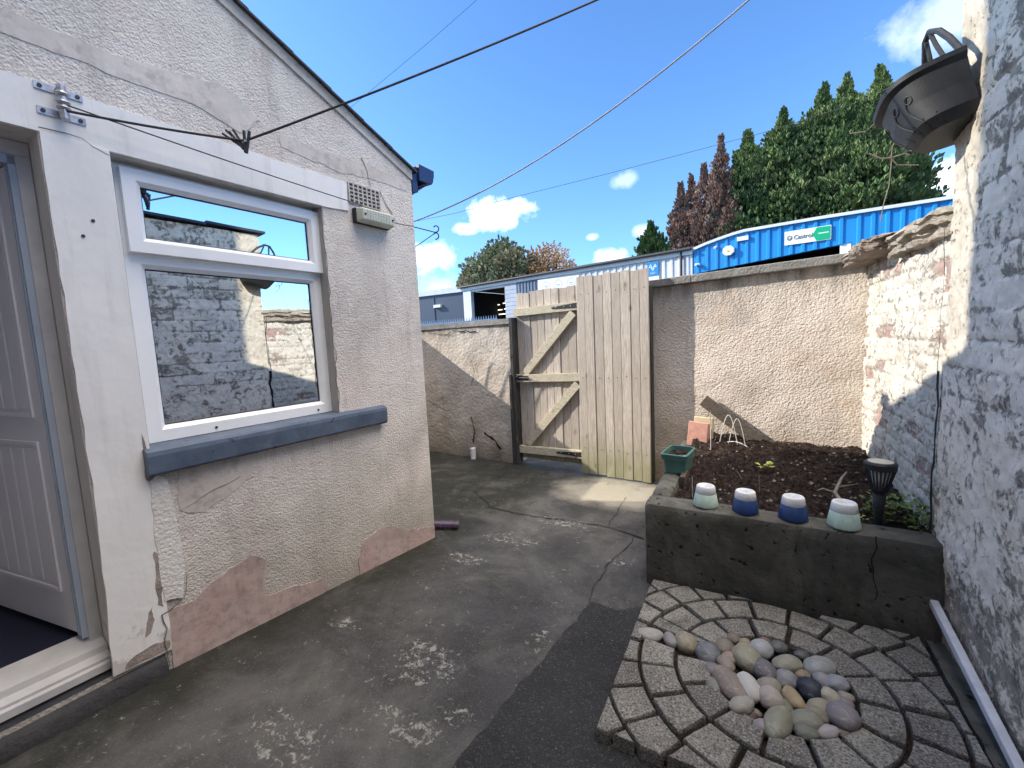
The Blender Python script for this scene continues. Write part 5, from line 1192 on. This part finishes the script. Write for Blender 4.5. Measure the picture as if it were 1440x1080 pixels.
mb = MB(); mb.box(FF, FS(-1.9), FS(3.4), -7, -6.9, 0, 5); mb.box(FF, FS(-1.93), FS(-1.9), -7, -.2, 0, 4.8); mb.box(FF, FS(3.4), FS(3.5), -7, -.2, 0, 5); mb.box(FF, FS(-1.9), FS(3.4), -7, -.2, 4.85, 4.9); build('dark_interior', mb, M['black'], bwk)
ab = thing('alarm_box', 'white octagonal alarm box on the blue cladding', 'alarm', FF(FS(-.62), .06, 4.62))
mb = MB(); c0 = (FS(-.62), 4.62); mb.outline(FF, [(c0[0]+.22*math.cos(math.pi/8+k*math.pi/4), c0[1]+.20*math.sin(math.pi/8+k*math.pi/4)) for k in range(8)], .05, .18); build('case', mb, M['signwhite'], ab, bevel=.02)
mb = MB(); mb.outline(FF, [(c0[0]+.06*math.cos(k*math.pi/4), c0[1]-.02+.04*math.sin(k*math.pi/4)) for k in range(8)], .18, .19); build('badge', mb, M['leaf_yel'], ab)
mb = MB(); mb.box(FF, FS(-.33), FS(.05), .05, .12, 4.93, 5.08); solo('notice', mb, M['signwhite'], 'small white plate above the alarm box', 'plate', FF(FS(-.1), .08, 5))
mb = MB(); mb.box(FF, FS(-1.85), FS(-1.68), .05, .2, 4.22, 4.3); mb.lathe(FF(FS(-1.76), .2, 4.2), [(.03, 0), (.07, .04), (.07, .08), (.02, .1)], 10); solo('security_light', mb, M['signwhite'], 'small white security light at the left end of the blue cladding', 'light', FF(FS(-1.76), .05, 4.2))
mb = MB(); mb.tube([FF(FS(-1.08), .05, 4.85), FF(FS(-1.08), .3, 4.80)], .05, 8); solo('camera_unit', mb, M['trim'], 'tiny pale security camera left of the alarm box', 'camera', FF(FS(-1.08), .05, 4.85))
# text helper
def text(body, size, fr, s, n, z, mat, name, parent, slope=0, xs_=1, bold=0):
    cu = bpy.data.curves.new(name, 'FONT'); cu.body = body; cu.size = size; cu.extrude = .006; cu.offset = bold
    tmp = bpy.data.objects.new('tmp', cu); COL.objects.link(tmp); bpy.context.view_layer.update()
    me = bpy.data.meshes.new_from_object(tmp.evaluated_get(bpy.context.evaluated_depsgraph_get())); bpy.data.objects.remove(tmp)
    off = np.array(parent['_o'])
    for v in me.vertices: x, y, zz = v.co; v.co = Vector(np.array(fr(s+x*xs_, n+zz, z+y+slope*x))-off)
    me.materials.clear(); me.materials.append(mat); o = bpy.data.objects.new(name, me); COL.objects.link(o); o.parent = parent; return o
sg = thing('shop_sign', 'long white and green banner sign on the blue workshop', 'sign', FF(FS(1.87), .06, 4.73))
s0, s1 = FS(1.20), FS(2.54); zc0, zc1 = 4.50, 4.98
mb = MB(); mb.outline(FF, [(s0, zc0), (s1, zc0-.02), (s1, zc1-.02), (s0, zc1)], .055, .075); build('panel', mb, M['signwhite'], sg)
sq = FS(2.02); mb = MB(); mb.outline(FF, [(sq, (zc0+zc1)/2-.01), (sq+.12, zc0+.0), (s1-.02, zc0-.0), (s1-.02, zc1-.04), (sq+.12, zc1-.03)], .0755, .083); build('green_field', mb, M['signgreen'], sg)
text('Castrol', .20, FF, s0+.28, .082, 4.665, M['signdark'], 'lettering', sg, -.01, .95, .004)
mb = MB()
mb.tube([FF(s0+.155+.07*math.cos(t), .08, 4.735+.075*math.sin(t)) for t in np.linspace(0, 6.28, 20)], .014, 5); mb.tube([FF(s0+.10, .083, 4.72), FF(s0+.155, .083, 4.70), FF(s0+.21, .083, 4.75)], .012, 5); build('emblem', mb, M['signdark'], sg)
mb = MB(); mb.box(FF, sq+.17, s1-.07, .0835, .088, 4.72, 4.75); build('small_print', mb, M['signwhite'], sg)
ms = thing('test_centre_sign', 'blue square sign with three white triangles on the white workshop', 'sign', FF(FS(-3.62), .06, 4.3))
a, b = FS(-3.86), FS(-3.38); mb = MB(); mb.box(FF, a, b, .05, .075, 4.06, 4.66); build('panel', mb, M['signblue'], ms)
mb = MB(); cxm = (a+b)/2
for cx_, cz_, up in ((cxm-.10, 4.50, 1), (cxm+.10, 4.50, 1), (cxm, 4.34, -1)):
    T = [(cx_, cz_+.075*up), (cx_-.085, cz_-.07*up), (cx_+.085, cz_-.07*up)]; I = [(cx_, cz_+.025*up), (cx_-.035, cz_-.04*up), (cx_+.035, cz_-.04*up)]
    for k in range(3): q = (k+1) % 3; mb.outline(FF, [T[k], T[q], I[q], I[k]], .0755, .082)
build('triangles', mb, M['signwhite'], ms)
text('MOT', .10, FF, cxm-.11, .077, 4.14, M['signwhite'], 'lettering', ms)
mb = MB(); mb.box(FF, a-.02, b+.02, .045, .065, 3.80, 4.04); build('lower_plate', mb, M['signwhite'], ms)
cs = thing('service_sign', 'white board with three grey ringed emblems behind the gate top', 'sign', FF(FS(-8.5), .06, 4.4))
mb = MB(); mb.outline(FF, [(FS(-9.78), 3.6), (FS(-7.3), 3.6), (FS(-7.3), 4.60), (FS(-9.78), 4.66)], .045, .075); build('panel', mb, M['signwhite'], cs)
mb = MB()
for x in (-9.25, -8.5, -7.75):
    cz = 4.28; c_ = FS(x)
    for rr_ in (.27, .21): 
        A = np.array([[FF(c_+(rr_-.0)*math.cos(t), .077, cz+rr_*math.sin(t)) for t in np.linspace(0, 6.2832, 28)], [FF(c_+(rr_-.022)*math.cos(t), .077, cz+(rr_-.022)*math.sin(t)) for t in np.linspace(0, 6.2832, 28)]]); mb.grid(A)
    mb.box(FF, c_-.12, c_+.12, .076, .080, cz-.02, cz+.03); mb.box(FF, c_-.07, c_+.07, .076, .080, cz-.1, cz-.06)
build('emblem_rings', mb, M['signgrey'], cs)
# grey shed
gs = thing('grey_shed', 'dark grey flat-roofed metal shed behind the spiked wall', 'shed', (-21, 24.5, 0))
mb = MB(); mb.box(W, -30, -16.9, 24.5, 34, 0, 5.0)
for k in range(5): mb.box(W, -28.3+k*2.9, -28.24+k*2.9, 24.46, 24.5, 0, 4.9)
build('wall', mb, M['greycl'], gs)
mb = MB(); mb.box(W, -30.1, -16.8, 24.38, 34.1, 5.0, 5.36); build('parapet', mb, M['trim'], gs)
mb = MB(); mb.box(W, -19.5, -18.9, 24.3, 24.5, 4.1, 4.3); build('wall_lamp', mb, M['signwhite'], gs)
# ------------------------------------------------------------------ TREES
def crown(mb, att, pts, dirs, size, vals, rr):
    for p, d, s, v in zip(pts, dirs, size, vals):
        d = d/np.linalg.norm(d); q = np.cross(d, rr.normal(size=3)); q /= np.linalg.norm(q)+1e-9; q2 = np.cross(d, q)
        for side, w in ((q, .32), (q2, .30)):
            i = len(mb.v); mb.v += [tuple(p), tuple(p+d*s*.45+side*s*w), tuple(p+d*s), tuple(p+d*s*.45-side*s*w)]; mb.f.append((i, i+1, i+2, i+3)); mb.m.append(0); att += [v]*4
def conifer(x, y, h, r, mat, label, n=4200, sd=1, zb=1.0, tips=1, size=.42, group='tall conifers behind the workshops', name='conifer', sharp=.8, gappy=0):
    rr = np.random.default_rng(sd); t = thing(name, label, 'tree', (x, y, 0), group)
    mb = MB(); mb.tube([(x, y, 0), (x+.1, y, h*.5), (x, y, h*.93)], [r*.10, r*.07, .02], 8)
    for k in range(26):
        zz = h*(.15+.75*k/26); a = k*2.4; L = r*(1-(zz/h)**1.6)*.8; mb.tube([(x, y, zz), (x+L*math.cos(a)*.6, y+L*math.sin(a)*.6, zz+L*.12), (x+L*math.cos(a), y+L*math.sin(a), zz+L*.35)], [.07, .04, .015], 5)
    build('trunk', mb, M['bark'], t)
    mb = MB(); att = []
    nb = int(90*max(1, h/10)); bz = zb+(h-zb)*rr.random(nb)**.85; bz[:nb//3] = zb+(h-zb)*rr.uniform(.62, .985, nb//3); ba = rr.random(nb)*6.283
    # boughs: clumps of sprays that point up and out
    P = []; D = []; Sz = []; V = []
    prof = lambda q: (1-np.exp(-np.clip(1-q, 0, 1)*2.9))/.945*(.85+.15*np.minimum(1, q*6))
    per = max(8, n//nb)
    for z, a in zip(bz, ba):
        q = (z-zb)/(h-zb); rad = r*prof(q)*rr.uniform(.78, 1.15)+.03
        cv = rr.uniform(0, 1)**1.3; br_ = rr.uniform(0, 1) < .25
        for _ in range(per):
            u = rr.uniform(.35, 1.0)*(1.22 if rr.random() < .12 else 1); aa = a+rr.normal()*.30/(.3+u); zz = z+u*rad*.45*(1-.2*q)+rr.normal()*.22
            zz = min(zz, h-.05+rr.random()*.3)
            rd = rad*u*(1 if zz < h*.92 else .5); p = np.array([x+rd*math.cos(aa), y+rd*math.sin(aa), zz])
            P.append(p); D.append(np.array([math.cos(aa)*.55, math.sin(aa)*.55, 1.0])+rr.normal(size=3)*.30); Sz.append(size*rr.uniform(.45, 1.15)*(1 if q < .8 else .8))
            V.append((min(1, max(0, cv*.7*u+rr.uniform(.05, .45))), float(br_)*rr.random(), 0, 1))
    for _ in range(34):    # leader
        u = rr.random(); P.append(np.array([x+rr.normal()*.12*(1-u), y+rr.normal()*.12*(1-u), h-.8+u*.85])); D.append(np.array([rr.normal()*.3, rr.normal()*.3, 1])); Sz.append(size*.5); V.append((.4*rr.random(), 0, 0, 1))
    crown(mb, att, P, D, Sz, V, rr)
    if not gappy:
        # dense inner foliage
        seg = 14; rows = []
        for q in np.linspace(0, .93, 16):
            rows.append([(x+r*prof(q)*.45*(1+.25*rr.normal()*.5)*math.cos(2*math.pi*k/seg), y+r*prof(q)*.45*math.sin(2*math.pi*k/seg), zb+(h-zb)*q) for k in range(seg)]+[None])
        for row in rows: row[-1] = row[0]
        mb.grid(np.array(rows)); att += [(0.02, 0, 0, 1)]*(16*(seg+1))
    mb.attr = np.array(att); build('crown', mb, M[mat], t, recalc=False)
def PX(u, v, y): d = pray(u, v); p = C+d*(y/d[1]); return p[0], p[2]
for i, (u, v, y, r, lab) in enumerate(((1240, 98, 36, 1.7, 'tallest dark green conifer nearest the wall basket'), (1190, 112, 37.5, 1.8, 'dense conifer just left of the tallest one'), (1158, 126, 35, 1.7, 'broad green conifer in the middle of the row'),
        (1102, 160, 35, 1.7, 'green conifer with feathery top at the left of the green row'), (1256, 150, 38, 1.5, 'rounded dark conifer at the right end of the row'), (1052, 186, 34.5, 1.25, 'narrow green conifer next to the dead brown ones'), (1215, 160, 34, 1.7, 'shorter bright conifer in front of the tallest one'), (1075, 215, 36, 1.3, 'low green conifer squeezed left in the row'))):
    x, z = PX(u, v, y); conifer(x, y, z, r*1.7, 'leylandii', lab, 15000, 20+i, 1.0, size=.36, sharp=.52)
for i, (u, v, y, r, lab) in enumerate(((1014, 196, 34, .95, 'dead conifer with a green-brown top beside the green row'), (990, 236, 34.5, .9, 'dead reddish-brown conifer in the middle of the dead group'), (957, 262, 35, .85, 'dead purple-brown conifer at the left end of the row'), (1028, 250, 33.5, .55, 'thin rust-coloured dead conifer against the green row'), (972, 250, 36, .8, 'dead bare-stemmed conifer behind the others'))):
    x, z = PX(u, v, y); conifer(x, y, z, r*1.5, 'deadcon', lab, 4600, 50+i, 1.0, size=.36, sharp=.5, group='dead brown conifers', gappy=(i in (1, 4)))
x, z = PX(916, 318, 30); conifer(x, 30, z, 1.6, 'pine', 'small bright green conifer peeking over the white workshop roof', 2600, 77, 2.5, size=.36, group=None, sharp=.9)
def broad(x, y, h, r, mat, label, n, sd, size=.35, gap=.0, zc=None, ry=None):
    rr = np.random.default_rng(sd); t = thing('deciduous_tree', label, 'tree', (x, y, 0), None); zc = zc or h-r; ry = ry or r
    mb = MB(); mb.tube([(x, y, 0), (x+.1, y, zc*.5), (x, y, zc)], [.3, .22, .14], 10); cl = []
    for k in range(30):
        a = rr.uniform(0, 6.28); el = rr.uniform(-.25, 1.45); R_ = rr.uniform(.55, .95); c = np.array([x+r*R_*math.cos(a)*math.cos(el), y+r*.8*R_*math.sin(a)*math.cos(el), zc+ry*R_*math.sin(el)]); cl.append(c)
        mb.tube([(x, y, zc*.75), tuple((np.array([x, y, zc*.8])+c)/2+[0, 0, .3]), tuple(c)], [.12, .06, .015], 5)
    build('trunk', mb, M['bark'], t)
    mb = MB(); att = []; P = []; D = []; Sz = []; V = []
    for c in cl:
        cv = rr.random(); th_ = rr.random() < .3
        for _ in range(n//30):
            d = rr.normal(size=3); d /= np.linalg.norm(d); p = c+d*r*.36*rr.random()**.4; P.append(p); D.append(d+rr.normal(size=3)*.5+[0, 0, .3]); Sz.append(size*rr.uniform(.4, 1.1)); V.append((min(1, cv*.6+rr.random()*.45), float(th_)*rr.random(), 0, 1))
    crown(mb, att, P, D, Sz, V, rr); mb.attr = np.array(att); build('crown', mb, M[mat], t, recalc=False)
x, z = PX(708, 350, 33); broad(x, 33, z, 3.6, 'sycamore', 'round grey-green tree behind the white workshop', 9000, 5, .42, zc=z-2.9, ry=2.9)
x2, z2 = PX(672, 378, 32.5); broad(x2, 32.5, z2, 1.9, 'sycamore', 'lower left shoulder of grey-green foliage beside the round tree', 3000, 6, .4)
x, z = PX(772, 348, 34); broad(x, 34, z, 2.6, 'autumn', 'sparse orange and pale autumn tree right of the green one', 3600, 8, .30, zc=z-2.5, ry=2.4)
# overhead wires
def wirepx(pts, r, label, mat='wire'):
    mb = MB(); P = [tuple(C+pray(u, v)*(d_/pray(u, v)[1])) for u, v, d_ in pts]
    out = []
    for i in range(len(P)-1): out += sag(P[i], P[i+1], 0.0, 6)[:-1]
    out.append(P[-1]); mb.tube(out, r, 5); solo('overhead_wire', mb, M[mat], label, 'overhead wire', P[0])
wirepx([(560, 316, 17), (640, 300, 17.5), (720, 278, 18), (860, 243, 19), (1000, 206, 20), (1090, 182, 20.6), (1200, 146, 21.2), (1330, 88, 22)], .010, 'long thin phone wire crossing the sky in front of the conifers')
wirepx([(480, 162, 9), (540, 112, 9.2), (600, 62, 9.4), (660, 9, 9.6), (700, -26, 9.8)], .0045, 'thin wire rising steeply from the extension roof')
# ------------------------------------------------------------------ LIGHT
SUN = Vector((-2.95, -1.03, 1.80)).normalized()
el = math.asin(SUN.z); az = math.atan2(SUN.x, SUN.y)
ld = bpy.data.lights.new('sun', 'SUN'); ld.energy = 2.75; ld.angle = math.radians(.53); ld.color = (1, .93, .82)
lo = bpy.data.objects.new('sun', ld); COL.objects.link(lo); lo.rotation_euler = (-SUN).to_track_quat('-Z', 'Y').to_euler()
w = bpy.data.worlds.new('World'); S.world = w; w.use_nodes = True; T = w.node_tree; T.nodes.clear()
o_ = T.nodes.new('ShaderNodeOutputWorld'); bg = T.nodes.new('ShaderNodeBackground'); bg.inputs[1].default_value = .15
sky = T.nodes.new('ShaderNodeTexSky'); sky.sky_type = 'NISHITA'; sky.sun_disc = False; sky.sun_elevation = el; sky.sun_rotation = az; sky.air_density = 1.0; sky.dust_density = .6; sky.ozone_density = 2.5
tc = T.nodes.new('ShaderNodeTexCoord').outputs['Generated']
def wm(op, a, b=0., c=0., clamp=False):
    n = T.nodes.new('ShaderNodeMath'); n.operation = op; n.use_clamp = clamp
    for i, x in enumerate((a, b, c)):
        if isinstance(x, (int, float)): n.inputs[i].default_value = x
        else: T.links.new(x, n.inputs[i])
    return n.outputs[0]
def vm(op, a, b):
    n = T.nodes.new('ShaderNodeVectorMath'); n.operation = op; T.links.new(a, n.inputs[0])
    if isinstance(b, (tuple, list)): n.inputs[1].default_value = b
    else: T.links.new(b, n.inputs[1])
    return n
nz = T.nodes.new('ShaderNodeTexNoise'); T.links.new(tc, nz.inputs['Vector']); nz.inputs['Scale'].default_value = 22; nz.inputs['Detail'].default_value = 8; nz.inputs['Roughness'].default_value = .6
cm = None
for u, v, r_, k in ((700, 302, .085, 1.), (655, 322, .035, .9), (600, 360, .085, .9), (728, 292, .05, .9), (903, 326, .035, .5), (880, 253, .04, .28), (833, 333, .02, .45), (1335, 25, .10, .35), (1340, 250, .07, .8), (860, 362, .05, .8), (630, 405, .08, .3), (1300, 300, .06, .4)):
    d = pray(u, v); df = vm('MULTIPLY', vm('SUBTRACT', tc, tuple(d)).outputs[0], (1, 1, 2.0)); ln = T.nodes.new('ShaderNodeVectorMath'); ln.operation = 'LENGTH'; T.links.new(df.outputs[0], ln.inputs[0])
    q = wm('SUBTRACT', 1.0, wm('DIVIDE', ln.outputs['Value'], r_*.86)); q = wm('ADD', q, wm('MULTIPLY', wm('SUBTRACT', nz.outputs[0], .5), 1.9)); q = wm('MULTIPLY', wm('MULTIPLY', q, 1.5, clamp=True), k)
    cm = q if cm is None else wm('MAXIMUM', cm, q)
mxn = T.nodes.new('ShaderNodeMix'); mxn.data_type = 'RGBA'; T.links.new(cm, mxn.inputs[0]); T.links.new(sky.outputs[0], mxn.inputs[6]); mxn.inputs[7].default_value = (6.6, 6.9, 7.4, 1)
tint = T.nodes.new('ShaderNodeMix'); tint.data_type = 'RGBA'; tint.blend_type = 'MULTIPLY'; tint.inputs[0].default_value = 1; T.links.new(sky.outputs[0], tint.inputs[6]); tint.inputs[7].default_value = (.52, .76, 1.02, 1); T.links.new(tint.outputs[2], mxn.inputs[6])
# unseen bank of bright broken cloud, added high overhead to lift the shade
sx = T.nodes.new('ShaderNodeSeparateXYZ'); T.links.new(tc, sx.inputs[0])
n2 = T.nodes.new('ShaderNodeTexNoise'); T.links.new(tc, n2.inputs['Vector']); n2.inputs['Scale'].default_value = 3.2; n2.inputs['Detail'].default_value = 7
hi = wm('MULTIPLY', wm('SUBTRACT', wm('ADD', wm('ADD', wm('MULTIPLY', sx.outputs[2], .93), wm('MULTIPLY', sx.outputs[0], .34)), wm('MULTIPLY', wm('SUBTRACT', n2.outputs[0], .5), .35)), .80), 9.0, clamp=True)
mx2 = T.nodes.new('ShaderNodeMix'); mx2.data_type = 'RGBA'; T.links.new(hi, mx2.inputs[0]); T.links.new(mxn.outputs[2], mx2.inputs[6]); mx2.inputs[7].default_value = (23, 21, 19, 1)
T.links.new(mx2.outputs[2], bg.inputs[0]); T.links.new(bg.outputs[0], o_.inputs[0])
S.view_settings.view_transform = 'Standard'; S.view_settings.look = 'None'; S.view_settings.gamma = 1; S.view_settings.exposure = 1.15
S.cycles.use_denoising = True; S.cycles.max_bounces = 8
for o in bpy.data.objects:
    if '_o' in o: del o['_o']
